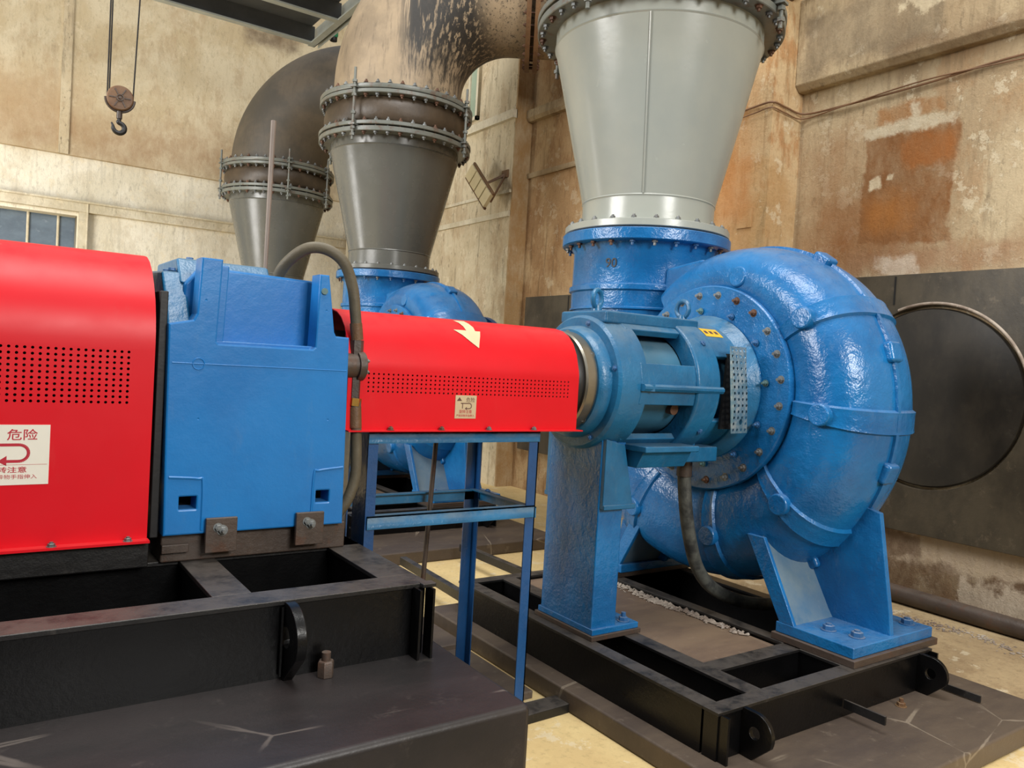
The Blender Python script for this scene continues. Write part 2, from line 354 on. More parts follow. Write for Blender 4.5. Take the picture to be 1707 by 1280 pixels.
def index():
    CHILD.clear()
    for o in bpy.data.objects:
        if o.parent: CHILD.setdefault(o.parent.name, []).append(o)
def dup(root, delta, label, mats=None):
    index(); c = copy_tree(root); c.location = root.location + Vector(delta); c['label'] = label
    return c
def circle(cx, cy, r, n=24, a0=0): return [(cx+r*math.cos(a0+2*PI*i/n), cy+r*math.sin(a0+2*PI*i/n)) for i in range(n)]
# a unit bolt mesh: washer + hex head + stud tip, axis +Z, head radius 1
def bolt_mesh(name, two=0.0, stud=.9):
    b = MB(); b.lathe([(-.02, 1e-4), (-.02, 1.35), (.12, 1.35), (.12, 1e-4)], (0, 0, 0), 'z', 16)
    b.lathe([(.1, 1e-4), (.1, 1.0), (.85, 1.0), (.95, .85), (.95, 1e-4)], (0, 0, 0), 'z', 6)
    if stud: b.lathe([(.9, 1e-4), (.9, .52), (.95+stud, .50), (.95+stud, 1e-4)], (0, 0, 0), 'z', 10)
    if two:
        b.lathe([(.2, 1e-4), (.2, .5), (-two-.2, .5), (-two-.2, 1e-4)], (0, 0, 0), 'z', 10)
        b.lathe([(-two, 1e-4), (-two, 1.3), (-two-.12, 1.3), (-two-.12, 1e-4)], (0, 0, 0), 'z', 16)
        b.lathe([(-two-.1, 1e-4), (-two-.1, 1.0), (-two-.95, 1.0), (-two-.95, 1e-4)], (0, 0, 0), 'z', 6)
        b.lathe([(-two-.9, 1e-4), (-two-.9, .5), (-two-1.7, .5), (-two-1.7, 1e-4)], (0, 0, 0), 'z', 10)
    me = bpy.data.meshes.new(name); bm = bmesh.new(); vv = [bm.verts.new(v) for v in b.v]
    for q in b.f: bm.faces.new([vv[i] for i in q])
    bmesh.ops.recalc_face_normals(bm, faces=bm.faces); smooth(bm, 30); bm.to_mesh(me); bm.free(); return me
BM = {}
def bolt(parent, pos, axis, r, mat='bolt', two=0.0, stud=.9, name='bolt', label=None):
    key = (mat, round(two/r, 2), stud)
    if key not in BM:
        me = bolt_mesh('bolt', two/r, stud); me.materials.append(M[mat]); BM[key] = me
    o = bpy.data.objects.new(name, BM[key]); COL.objects.link(o); o.parent = parent; o.location = Vector(pos)-wloc(parent)
    o.rotation_euler = Vector(axis).to_track_quat('Z', 'Y').to_euler(); o.scale = (r, r, r)
    if label: o['label'] = label
    return o
def sphere_path(pts, n=8):           # Catmull-Rom through points
    P = [Vector(p) for p in pts]; P = [2*P[0]-P[1]]+P+[2*P[-1]-P[-2]]; out = []
    for i in range(1, len(P)-2):
        for k in range(n):
            t = k/n; a, b, c, d = P[i-1], P[i], P[i+1], P[i+2]
            out.append(.5*((2*b)+(c-a)*t+(2*a-5*b+4*c-d)*t*t+(3*b-a-3*c+d)*t**3))
    out.append(P[-2]); return out

# ================================================================== SETTING
b = MB().box(-9, 7.2, -8, 16, -.3, 0); fl = struct('floor', b, 'floor')
struct('wall_rear', MB().box(-9, 7.2, -8.3, -8, 0, 8), 'wall_unseen_dark'); struct('wall_side', MB().box(-9.3, -9, -8, 14.6, 0, 8), 'wall_unseen_dark')
struct('floor_dark_slab', MB().box(-9, 2.9, -8, 1.2, 0, .012), 'plinth_dark')  # unseen dark slab, added to keep bright floor out of the reflections
# right wall, bay by bay with piers
b = MB().box(6.0, 6.6, -6, 4.42, 0, 9); struct('wall_right', b, 'wall_right')
b = MB().box(5.6, 6.6, 4.42, 5.1, 0, 9); b.box(5.585, 5.6, 4.56, 4.72, 2.95, 3.12); struct('wall_right_pier', b, 'wall_pier')
b = MB().box(6.0, 6.6, 5.1, 8.57, 0, 9); struct('wall_right_bay', b, 'wall_bay')
b = MB().box(5.75, 6.6, 8.57, 11.2, 0, 9)
struct('wall_right_far_pier', b, 'wall_pierfar')
b = MB().box(6.0, 6.6, 11.2, 14.6, 0, 9); struct('wall_right_far_bay', b, 'wall_pierfar')
# ring beam and ledges on the right wall
b = MB().prism([(5.93, 4.16), (5.88, 4.21), (5.88, 4.95), (6.02, 5.0), (6.02, 4.16)], 1, -6, 4.42)
struct('trim_1', b, 'beamplaster', .01)
b = MB().prism([(5.93, 4.80), (5.90, 4.84), (5.90, 4.94), (6.02, 4.98), (6.02, 4.80)], 1, 5.1, 8.57)
b.prism([(5.97, 4.07), (5.96, 4.09), (5.96, 4.13), (6.02, 4.15), (6.02, 4.07)], 1, 5.1, 8.57)
struct('trim_2', b, 'beamplaster')
b = MB().box(5.69, 5.76, 8.57, 11.2, 4.82, 4.93); b.box(5.72, 5.76, 8.6, 11.2, 3.55, 3.62); b.box(5.72, 5.76, 8.6, 11.2, 3.86, 3.90)
struct('trim_3', b, 'trim_pale')
b = MB().box(5.72, 5.9, 9.55, 9.72, 5.05, 6.3); wn = struct('window_1', b, 'slot_glass')
b = MB().box(5.70, 5.76, 9.50, 9.55, 5.0, 6.35); b.box(5.70, 5.76, 9.72, 9.77, 5.0, 6.35); b.box(5.70, 5.76, 9.5, 9.77, 5.0, 5.05)
mk('window_frame', b, 'trim_pale', wn)
# left wall
b = MB().box(-9, 0, 14.6, 15.2, 0, 4.54); b.box(-9, -1.6, 14.6, 15.2, 0, 4.54)
b = MB().box(-9, -1.6, 14.6, 15.2, 0, 4.54); b.box(-1.6, 1.36, 14.6, 15.2, 3.60, 4.54); b.box(1.36, 6.6, 14.6, 15.2, 0, 4.54)
struct('wall_left', b, 'wall_left')
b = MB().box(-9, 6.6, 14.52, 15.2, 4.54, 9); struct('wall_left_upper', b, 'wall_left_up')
b = MB().box(-9, 6.0, 14.50, 14.62, 3.66, 3.80); b.box(1.38, 1.50, 14.52, 14.62, 0, 3.66); b.cyl((-9, 14.48, 3.82), (6, 14.48, 3.82), .022, 10); b.cyl((1.5, 14.50, 3.8), (1.5, 14.50, 0.2), .015, 8)
struct('trim_4', b, 'trim_pale')
b = MB().box(1.05, 1.19, 14.49, 14.53, 4.54, 9); struct('trim_5', b, 'wall_pierfar')
d1 = struct('door_1', MB().box(-1.6, 1.36, 14.9, 14.95, 0, 3.6), 'door_blue')
b = MB()
for i in range(7): b.cyl((-1.4+i*.42, 14.88, 0), (-1.4+i*.42, 14.88, 3.6), .02, 8)
mk('door_seam', b, 'trim_pale', d1)

# ================================================================== WALL PANELS WITH ROUND COVERS
def wall_panel(y0, y1, yc, label):
    t = thing('wall_panel', label, 'panel', (5.97, yc, 0.53), 'dark wall panels behind the pumps')
    R = .70; n = 64
    hole = [(-(yy-yc), zz) for yy, zz in [(yc+R*math.cos(2*PI*i/n), 1.565+R*math.sin(2*PI*i/n)) for i in range(n)]]
    outer = [(-(y0-yc), .53), (-(y1-yc), .53), (-(y1-yc), 2.50), (-(y0-yc), 2.50)]
    curve_plate('sheet', outer, [hole], .05, 'panel_dark', t, frame((5.965, yc, 0), (0, -1, 0), (0, 0, 1)), .004)
    b = MB().lathe([(0, 1e-4), (0, .665), (.01, .675), (.03, .675), (.03, 1e-4)], (5.955, yc, 1.565), 'x', 72)
    mk('round_cover', b, 'disc_dark', t, ang=30)
    b = MB().lathe([(-.005, .70), (-.010, .706), (-.010, .712), (.01, .73), (.01, .70)], (5.94, yc, 1.565), 'x', 40, a0=PI*.02, a1=PI*.62)
    mk('peeling_rim', b, 'efflo', t)
    b = MB()
    for yy in (yc+.30, yc-.98): b.box(5.934, 5.942, yy-.006, yy+.006, 2.27 if yy > yc-.5 else .55, 2.49)
    b.box(5.934, 5.942, yc+.294, yc+.306, .54, .85)
    mk('seam', b, 'darkhole', t)
    return t
wall_panel(1.2, 3.86, 3.11, 'black round cover in dark wall panel behind the nearest pump')
wall_panel(5.2, 8.40, 7.20, 'dark olive wall panel seen between stand legs and far pier')

# plaster crumbs and base pipe
b = MB().tube(sphere_path([(5.80, 1.0, .07), (5.80, 2.4, .075), (5.81, 3.4, .08), (5.79, 4.38, .08)], 6), .065, 14)
tag(mk('drain_pipe', b, 'brownsteel'), 'grimy brown pipe lying along the foot of right wall', 'pipe')
pts = [(5.99, -.5, 3.90), (5.985, 1.4, 3.95), (5.98, 2.6, 4.0), (5.975, 3.3, 3.97), (5.97, 4.0, 3.96), (5.96, 4.36, 3.97), (5.75, 4.40, 3.99), (5.58, 4.41, 4.0), (5.58, 4.6, 4.0), (5.58, 4.9, 3.98), (5.6, 5.11, 3.97), (5.95, 5.2, 3.96)]
b = MB().tube(sphere_path(pts, 6), .009, 8); p2 = [(x-.012, y, z+.045*math.sin(y*2.3)-.02) for x, y, z in pts]; b.tube(sphere_path(p2, 6), .006, 8)
tag(mk('wall_cable', b, 'wirebrown'), 'pair of brown cables strung across right wall and round pier', 'cable')

# ================================================================== PLINTHS
pl = tag(mk('concrete_plinth', MB().box(2.40, 4.45, 1.57, 4.25, 0, .1), 'plinth_brown', bevel=.012), 'low brown concrete plinth under the nearest pump skid', 'plinth', 'low pump plinths')
for k, (dy, lab) in enumerate(((3.95, 'low brown plinth under second pump seen through the stand'), (8.05, 'low brown plinth under the farthest pump'))):
    c = pl.copy(); COL.objects.link(c); c.location = (0, dy, 0); c['label'] = lab
b = MB(); b.prism([(-3.0, 1.80), (1.38, 1.80), (1.385, 4.30), (-3.0, 4.30)], 2, 0, .66)
tp = tag(mk('concrete_plinth', b, 'plinth_dark', bevel=.02), 'tall black coated plinth in the foreground under motor skid', 'plinth')
for (x0, x1, y0, y1, z1), lab in (((1.75, 2.34, 3.05, 3.7, .04), 'dark trench cover board behind the near stand leg'), ((1.72, 2.36, 3.74, 4.6, .05), 'dark trench cover board behind the rear stand leg')):
    tag(mk('trench_cover', MB().box(x0, x1, y0, y1, 0, z1), 'plinth_brown', bevel=.006), lab, 'cover')
tag(mk('floor_board', MB().prism([(1.385, 2.80), (2.40, 2.84), (2.40, 2.95), (1.385, 2.95)], 2, 0, .045), 'black_dusty', bevel=.004), 'short dark steel plate lying across the floor gap', 'plate')
# floor stretch by the wall
tag(mk('floor_screed', MB().box(4.47, 5.99, -2, 5.2, .0, .012), 'floor_tan'), 'dusty tan screed between plinth and right wall', 'screed')
# dirt crust along the slab
random.seed(3)
def crust(name, pts, w, h, label, count=420):
    b = MB(); P = sphere_path(pts, 12)
    for q in range(count):
        p = random.choice(P); g_ = random.gauss(0, .45); r = random.uniform(.25, 1)*h*max(.25, 1-abs(g_)*.6)
        c = Vector((p.x+g_*w+random.uniform(-.02, .02), p.y+random.gauss(0, .5)*w+random.uniform(-.06, .06), p.z+r*.3))
        vs = [c+Vector((random.uniform(.7, 1.5)*r*x, random.uniform(.7, 1.5)*r*y, random.uniform(.5, .9)*r*z)) for x, y, z in ((1, 0, 0), (0, 1, 0), (-1, 0, 0), (0, -1, 0), (0, 0, 1), (0, 0, -.6))]
        b.add(vs, [(0, 1, 4), (1, 2, 4), (2, 3, 4), (3, 0, 4), (1, 0, 5), (2, 1, 5), (3, 2, 5), (0, 3, 5)])
    return tag(mk(name, b, 'efflo', ang=80, weld=False), label, 'debris', None, 'stuff')
crust('mineral_crust', [(3.425, 3.80, .276), (3.43, 3.5, .276), (3.41, 3.25, .276), (3.43, 3.0, .276), (3.42, 2.7, .276)], .05, .022, 'white mineral crust along the slab edge below the pump')
crust('wall_debris', [(5.6, 3.4, .012), (5.5, 2.9, .012), (5.55, 2.5, .012), (5.45, 2.1, .012), (5.5, 1.6, .012)], .12, .014, 'white crumbs scattered on the floor by right wall')

# ================================================================== PUMP SKID
def lug(parent, x, y0, z0, z1, out, t=.022, name='lifting_lug', mat='black'):
    # plate in the y-z plane, rounded end, hole; built in (u = -y, v = z)
    h = (z1-z0); r = h*.42; cx = out-r; cz = z0+h*.58
    o = [(0, z0+.01), (0, z1)]
    o += [(cx+r*math.sin(a), cz+r*math.cos(a)) for a in [PI*.02+i*PI*.62/12 for i in range(13)]]
    o += [(cx-.01, z0)]
    return curve_plate(name, o, [circle(cx, cz, r*.34, 20)], t, mat, parent, frame((x, y0, 0), (0, -1, 0), (0, 0, 1)), .002)
def pump_skid():
    t = thing('steel_skid', 'black steel base frame bolted under the nearest blue pump', 'frame', (3.3, 3.05, .1), 'black skids under the pumps')
    def beam(x0, x1, y0, y1, nm='beam', m='black'):
        b = MB().box(x0+.006, x1-.006, y0+.006, y1-.006, .1, .29); o = mk(nm, b, m, t)
        b2 = MB().box(x0, x1, y0, y1, .286, .30); mk('top_flange', b2, 'black_dusty', o, bevel=.002); return o
    beam(2.50, 2.585, 2.125, 3.99); beam(2.775, 2.87, 2.125, 3.99); beam(2.50, 4.14, 2.04, 2.125); beam(2.87, 3.52, 2.35, 2.45)
    beam(2.50, 4.14, 3.99, 4.07); beam(4.05, 4.14, 2.125, 3.99); beam(3.46, 3.54, 2.125, 3.99)
    for x in (2.66, 4.02): lug(t, x, 2.045, .1, .295, .15)
    for x in (2.52, 4.12):
        mk('stiffener', MB().box(x-.006, x+.006, 2.0, 2.046, .1, .29), 'black', t)
    mk('shim_plate', MB().box(3.47, 4.23, 2.06, 2.53, .30, .335), 'brownsteel', t, bevel=.003)
    mk('shim_plate', MB().box(3.47, 4.23, 3.72, 4.18, .30, .335), 'brownsteel', t, bevel=.003)
    mk('shim_plate', MB().box(2.555, 2.885, 2.885, 3.36, .30, .325), 'brownsteel', t, bevel=.003)
    for (x, y) in ((3.76, 1.98), (2.9, 1.98)):
        bolt(t, (x, y, .1), (0, 0, 1), .02, 'rust', name='anchor_bolt') if x > 3.5 else None
    return t
sk = pump_skid()
inf = tag(mk('grout_infill', MB().box(2.875, 3.455, 2.455, 3.985, .1, .275), 'infill'), 'dusty brown grout filling the nearest pump skid', 'slab', 'grout fills in the pump skids')
tag(mk('flat_bar', MB().box(3.37, 3.382, 1.84, 2.04, .145, .185), 'black_dusty', bevel=.001), 'short black flat bar sticking out of middle skid front', 'bar')
tag(mk('flat_bar', MB().box(4.155, 4.167, 1.80, 2.10, .105, .14), 'black_dusty', bevel=.001), 'black flat bar sticking out beside right skid corner', 'bar')

# ================================================================== PUMP
AX = (0, 3.11, 1.57)
def Rout(th):   # degrees clockwise seen from the drive side
    ks = [(-40, .78), (0, .83), (45, .89), (90, .945), (135, 1.035), (180, 1.13), (225, 1.24), (270, 1.39)]
    for (a, ra), (c, rc) in zip(ks, ks[1:]):
        if th <= c: return ra+(rc-ra)*(th-a)/(c-a)
    return ks[-1][1]
XC = 3.86
def sect(th):
    R = Rout(th); b = (R-.44)/2; a = .355 if th < 150 else .355+(.46-.355)*min(1, (th-150)/110); return R-b, a, b
def vpt(th, ph, off=0.0):     # th deg, ph rad: 0 = outermost, +pi/2 = towards the drive side (-X)
    rho, a, b = sect(th); t = math.radians(th); e = .86
    c, s = math.cos(ph), math.sin(ph)
    cr = math.copysign(abs(c)**e, c)*(b+off); cx = math.copysign(abs(s)**e, s)*(a+off)
    rr = rho+cr; return Vector((XC-cx, 3.11-rr*math.sin(t), 1.57+rr*math.cos(t)))
def boss(b, c, d, r, h):
    b.lathe([(0, r*1.12), (h*.7, r), (h, r*.9), (h, 1e-4)], c, d, 28)
def pump():
    t = thing('centrifugal_pump', 'big glossy blue centrifugal pump at right, nearest of three', 'pump', (3.3, 3.11, .335), 'three blue pumps in a row')
    # volute
    b = MB(); N = 110; K = 40; th0, th1 = -38, 270; vs = []; rows = []
    for i in range(N+1):
        th = th0+(th1-th0)*i/N
        for k in range(K): vs.append(vpt(th, 2*PI*k/K))
    R = N+1
    for i in range(1, 13):       # rise into the discharge neck
        q = i/12; z = 1.57+q*.72
        for k in range(K):
            p = vpt(270, 2*PI*k/K); cx, cy = XC, 3.11+sect(270)[0]; dx, dy = p.x-cx, p.y-cy
            L = math.hypot(dx, dy); s = (1-q)+q*(.475/L); vs.append((cx+dx*s+(3.85-cx)*q, cy+dy*s+(4.04-cy)*q, z))
        R += 1
    for i in range(R-1):
        for k in range(K): b.f.append((i*K+k, i*K+(k+1) % K, (i+1)*K+(k+1) % K, (i+1)*K+k))
    b.v = vs; b.f.append(tuple(range(K)))
    vol = mk('volute_casing', b, 'blue', t, ang=60)
    # centre disc behind the cover, on both sides
    b = MB().lathe([(3.56, 1e-4), (3.56, .60), (4.16, .60), (4.16, 1e-4)], AX, 'x', 64); b.lathe([(4.1, .45), (4.5, .42), (4.5, .55), (4.56, .55), (4.56, 1e-4)], AX, 'x', 48)
    mk('suction_nozzle', b, 'blue_dark', t)
    # raised bands, bosses, seam
    for th, r in ((58, .73), (97, .76), (136, .80), (172, .84), (211, .90)):
        b = MB(); n = 26; m_ = 8; w = .072/Rout(th); vs = []
        for j in range(m_+1):
            for i in range(n+1):
                ph = math.radians(118)+(math.radians(-70)-math.radians(118))*i/n
                dt = math.degrees(w)*(-1+2*j/m_); off = .013 if 0 < j < m_ else -.01
                if j in (1, m_-1): off = .016
                vs.append(vpt(th+dt, ph, off))
        for j in range(m_):
            for i in range(n): b.f.append((j*(n+1)+i, (j+1)*(n+1)+i, (j+1)*(n+1)+i+1, j*(n+1)+i+1))
        b.v = vs; mk('casing_band', b, 'blue', t, ang=50)
        tt = math.radians(th); b = MB(); rho, a, bb = sect(th); c = Vector((XC-a*.80, 3.11-r*math.sin(tt), 1.57+r*math.cos(tt)))
        q = (r-rho)/bb; dd = Vector((-1, -math.sin(tt)*.35*q, math.cos(tt)*.35*q)).normalized()
        b.cyl(c, c+dd*.105, .058, 28); mk('casing_boss', b, 'blue', t, bevel=.01)
    for th in (33, 75, 112, 150):   # small lugs over the seam
        p = vpt(th, 0, .0); tt = math.radians(th); e = Vector((0, -math.sin(tt), math.cos(tt))); tg = Vector((0, -math.cos(tt), -math.sin(tt)))
        b = MB().obox(p+e*.008, tg*.055, Vector((.05, 0, 0)), e*.03); mk('seam_lug', b, 'blue', t, bevel=.018)
    b = MB(); vs = []; n = 90
    for i in range(n+1):
        th = -20+240*i/n; tt = math.radians(th)
        for (dx, dr) in ((-.018, -.02), (-.013, .014), (.013, .014), (.018, -.02)):
            rr = Rout(th)+dr; vs.append((XC+dx, 3.11-rr*math.sin(tt), 1.57+rr*math.cos(tt)))
    for i in range(n):
        for k in range(3): b.f.append((i*4+k, i*4+k+1, (i+1)*4+k+1, (i+1)*4+k))
    b.v = vs; mk('casing_seam', b, 'blue', t)
    # web plate and pad beside the tongue
    b = MB().cyl((3.56, 2.93, 2.19), (3.50, 2.93, 2.20), .06, 28); mk('casing_boss', b, 'blue', t, bevel=.012)
    b = MB().obox((3.56, 3.22, 2.17), (0, .16, .015), (.035, 0, 0), (0, -.004, .05)); mk('name_pad', b, 'blue', t, bevel=.03)
    b = MB().prism([(3.60, 2.30), (3.30, 2.34), (3.22, 2.20), (3.3, 2.12), (3.62, 2.0)], 0, 3.62, 3.98); mk('tongue_web', b, 'blue', t, bevel=.02)
    # neck and flange
    b = MB().lathe([(1.75, .475), (2.03, .482), (2.035, .50), (2.045, .50), (2.05, .492), (2.15, .494), (2.16, .51), (2.19, .51), (2.20, .492), (2.43, .49), (2.465, .515), (2.47, .57), (2.475, .575), (2.54, .575), (2.545, .57), (2.545, .40), (2.2, .38)], (3.85, 4.04, 0), 'z', 88)
    mk('discharge_neck', b, 'blue', t, ang=40)
    for k in range(24):
        a = 2*PI*(k+.5)/24; rm = 'bolt_rust' if k in (10, 11, 12, 13, 19, 20, 21) else 'bolt_blue' if k % 3 else 'bolt'
        bolt(t, (3.85+.535*math.cos(a), 4.04+.535*math.sin(a), 2.472), (0, 0, -1), .019, rm, 0, 1.0)
    a = math.radians(201); p = Vector((3.85+.4915*math.cos(a), 4.04+.4915*math.sin(a), 2.30)); tx = Vector((-math.sin(a), math.cos(a), 0))
    text('cast_number', '90', .085, 'coupling', t, frame(p, -tx if (-tx).dot(r0) > 0 else tx, (0, 0, 1)), .003, 'CENTER')
    # cover disc
    b = MB().lathe([(3.475, 1e-4), (3.475, .40), (3.485, .405), (3.485, .578), (3.492, .585), (3.53, .585), (3.535, .57), (3.535, 1e-4)], AX, 'x', 96); mk('cover_disc', b, 'blue', t, ang=40)
    rusty = {3, 4, 17, 18}
    for k in range(24):
        a = 2*PI*(k+.5)/24; bolt(t, (3.486, 3.11-.53*math.cos(a), 1.57+.53*math.sin(a)), (-1, 0, 0), .0165, 'bolt_rust' if k in rusty else 'bolt', 0, 1.1)
    for k in range(12):
        a = 2*PI*(k+.2)/12; bolt(t, (3.476, 3.11-.44*math.cos(a), 1.57+.44*math.sin(a)), (-1, 0, 0), .014, 'bolt_blue' if k % 3 else 'bolt_green', 0, 1.3)
    # bearing housing
    H = AX
    b = MB().lathe([(3.40, 1e-4), (3.40, .36), (3.47, .41), (3.48, .41), (3.48, 1e-4)], H, 'x', 72)
    b.lathe([(3.04, .27), (3.04, .358), (3.05, .368), (3.20, .372), (3.215, .36), (3.215, .24), (3.40, .24)], H, 'x', 72)
    # shell ribs round the barrel between end ring and middle ring (windows stay open)
    def arc(a0, a1, x0=2.66, x1=3.05, ro=.352, ri=.315): b.lathe([(x0, ri), (x0, ro), (x1, ro), (x1, ri)], H, 'x', max(4, int((a1-a0)/4)), math.radians(a0), math.radians(a1), True)
    for a0, a1 in ((-15, 19), (52, 128), (161, 195), (-128, -50)): arc(a0, a1)
    arc(28, 152, 3.20, 3.42, .362, .33); arc(-150, -30, 3.20, 3.42, .345, .31)
    mk('bearing_housing', b, 'blue_dusty', t, bevel=.006)
    b = MB().lathe([(2.535, .20), (2.535, .325), (2.55, .338), (2.60, .345), (2.64, .345), (2.68, .352), (2.70, .352), (2.70, .31), (2.72, .285)], H, 'x', 80); mk('end_ring', b, 'blue_dusty', t, ang=30)
    b = MB().lathe([(2.47, .21), (2.47, .262), (2.485, .275), (2.50, .28), (2.54, .285), (2.54, .2)], H, 'x', 72); mk('bearing_cap', b, 'blue_dusty', t, ang=30)
    b = MB().lathe([(2.56, .262), (3.40, .262)], H, 'x', 64); mk('inner_barrel', b, 'teal', t)
    b = MB().lathe([(2.405, .17), (2.405, .243), (2.415, .25), (2.47, .25), (2.47, .17)], H, 'x', 64); mk('coupling_ring', b, 'steel', t, ang=30)
    b = MB().lathe([(2.375, 1e-4), (2.375, .225), (2.385, .23), (2.405, .23), (2.405, 1e-4)], H, 'x', 64); mk('coupling_hub', b, 'coupling', t, ang=30)
    for al in (34, -48, 90, 150, -120): bolt(t, (2.47, 3.11-.235*math.cos(math.radians(al)), 1.57+.235*math.sin(math.radians(al))), (-1, 0, 0), .017, 'bolt', 0, 2.0)
    for al in (15, -62, 75, 130, 170, -140): bolt(t, (2.536, 3.11-.305*math.cos(math.radians(al)), 1.57+.305*math.sin(math.radians(al))), (-1, 0, 0), .012, 'bolt_blue', 0, .3)
    b = MB().prism([(3.12, 1.548), (2.738, 1.548), (2.728, 1.560), (2.728, 1.572), (2.738, 1.582), (3.12, 1.582)], 0, 2.66, 3.225)
    b.prism([(2.60, 2.80), (2.72, 2.725), (2.72, 2.80)], 2, 1.548, 1.582); mk('side_rib', b, 'blue_dusty', t)
    b = MB().box(2.56, 3.22, 2.93, 3.29, 1.87, 1.932); mk('top_pad', b, 'blue_dusty', t, bevel=.012)
    b = MB().prism([(2.60, 1.60), (2.60, 1.90), (2.70, 1.93), (2.70, 1.60)], 1, 2.98, 3.24)
    for x in (2.65, 3.28):
        b = MB().cyl((x, 3.11, 1.91), (x, 3.11, 1.965), .032, 20, .024)
        b.tube([(x+.045*math.cos(a)*(x < 3)*.93, 3.11+.045*math.cos(a)*(1 if x > 3 else .35), 2.0+.045*math.sin(a)) for a in [2*PI*i/28 for i in range(29)]], .013, 10, False)
        o = mk('eye_bolt', b, 'blue_dusty', t)
    # drip openings, plug, boss on window
    b = MB().box(2.985, 3.05, 2.81, 2.86, 1.40, 1.455); mk('window_boss', MB().cyl((2.98, 2.90, 1.46), (2.98, 2.84, 1.455), .028, 20), 'bolt_rust', t)
    b = MB().prism([(2.78, 1.27), (3.44, 1.27), (3.40, 1.16), (2.84, 1.16)], 0, 2.74, 3.08); b.box(2.72, 3.10, 2.76, 3.46, 1.245, 1.275); mk('drip_tray', b, 'blue_dusty', t, bevel=.006)
    b = MB().box(3.09, 3.33, 2.84, 3.38, 1.18, 1.26); b.box(3.10, 3.22, 2.9, 3.3, 1.25, 1.33); mk('drain_block', b, 'blue_dusty', t, bevel=.008)
    for x, z in ((3.14, 1.80), (3.15, 1.35)): bolt(t, (x, 3.11-.36*math.cos(math.asin((z-1.57)/.372)), z), (-.0, -math.cos(math.asin((z-1.57)/.372)), (z-1.57)/.372), .016, 'bolt_blue', 0, .2)
    # yellow sticker on the shoulder
    a0, a1 = math.radians(50), math.radians(62); b = MB().lathe([(3.225, .3635), (3.36, .3635)], H, 'x', 8, a0, a1)
    st = mk('sticker', b, 'yellow', t); st['label'] = 'small yellow warning sticker'
    b = MB()
    for k in range(3): b.lathe([(3.24+k*.04, .3642), (3.263+k*.04, .3642)], H, 'x', 4, math.radians(54), math.radians(58))
    mk('sticker_mark', b, 'darkink', st)
    # perforated splash guard, slightly bent out
    U = Vector((.08, -.0, -1)).normalized(); Vd = Vector((1, .14, 0)).normalized()
    W_, L = .155, .455; holes = [circle(.018+c*.038, .018+r*.0322, .0085, 10) for c in range(4) for r in range(14) if not (c in (1, 2) and r == 1)]
    holes.append(circle(.085, .06, .016, 16))
    pt = curve_plate('splash_guard', [(0, 0), (W_, 0), (W_, L), (0, L)], holes, .003, 'galv', t, frame((3.272, 2.712, 1.345), Vd, -U), 0)
    pt['label'] = 'perforated metal splash guard'
    for v in pt.data.vertices:
        lz = v.co.z+.335; v.co.y -= .012*math.sin((lz-1.345)*9)
    pt.data.materials[0] = M['perf']
    b = MB().prism([(3.272, 1.36), (3.38, 1.36), (3.36, 1.76), (3.30, 1.76), (3.29, 1.6)], 1, 2.785, 2.80); mk('recess_shade', b, 'darkhole', t)  # black sheet imitates the shade in the gap behind the splash guard
    # pedestal
    b = MB().box(2.57, 2.73, 2.91, 3.33, .33, 1.30); mk('pedestal', b, 'blue', t, bevel=.008)
    b = MB().prism([(2.575, .965), (2.775, .965), (2.70, 1.27), (2.575, 1.30)], 1, 2.885, 3.355); b.box(2.575, 2.785, 2.875, 3.365, .95, .975); mk('bracket', b, 'blue_dusty', t, bevel=.005)
    mk('base_plate', MB().box(2.565, 2.875, 2.895, 3.345, .325, .355), 'blue', t, bevel=.004)
    for y in (2.94, 3.29): bolt(t, (2.81, y, .356), (0, 0, 1), .024, 'bolt_blue')
    # volute feet
    for s in (1, -1):
        def Y(y): return 3.11-(3.11-y)*s
        mk('foot_plate', MB().box(3.49, 4.21, min(Y(2.08), Y(2.52)), max(Y(2.08), Y(2.52)), .335, .39), 'blue', t, bevel=.006)
        b = MB(); b.prism([(Y(2.10), .385), (Y(2.115), .50), (Y(2.20), .99), (Y(2.33), 1.02), (Y(2.75), .62), (Y(2.55), .385)], 0, 3.84, 3.875)
        b.v = b.v; mk('foot_web', b, 'blue', t, bevel=.005)
        b = MB(); b.prism([(Y(2.42), .385), (Y(2.48), .385), (Y(2.50), .40), (Y(2.70), .76), (Y(2.66), .80), (Y(2.45), .43)], 0, 3.50, 4.20)
        mk('foot_slope', b, 'dust_blue', t, bevel=.005)
        for x in (3.505, 4.195):
            b = MB().prism([(Y(2.41), .385), (Y(2.50), .385), (Y(2.74), .80), (Y(2.63), .80)], 0, x-.013, x+.013); mk('foot_gusset', b, 'blue', t, bevel=.004)
        for (x, y) in ((3.62, 2.30), (3.66, 2.17), (4.12, 2.17), (4.1, 2.33)): bolt(t, (x, Y(y), .391), (0, 0, 1), .029, 'bolt_blue', 0, .25)
    return t
n = NT('perforated_blue_steel'); M['perf'] = n.out(n.mix(n.ramp(n.noise(n.pos, 20, 5, .7), .4, .65), lin((112, 146, 162)), lin((176, 186, 184))), .4, .5)
pm = pump()
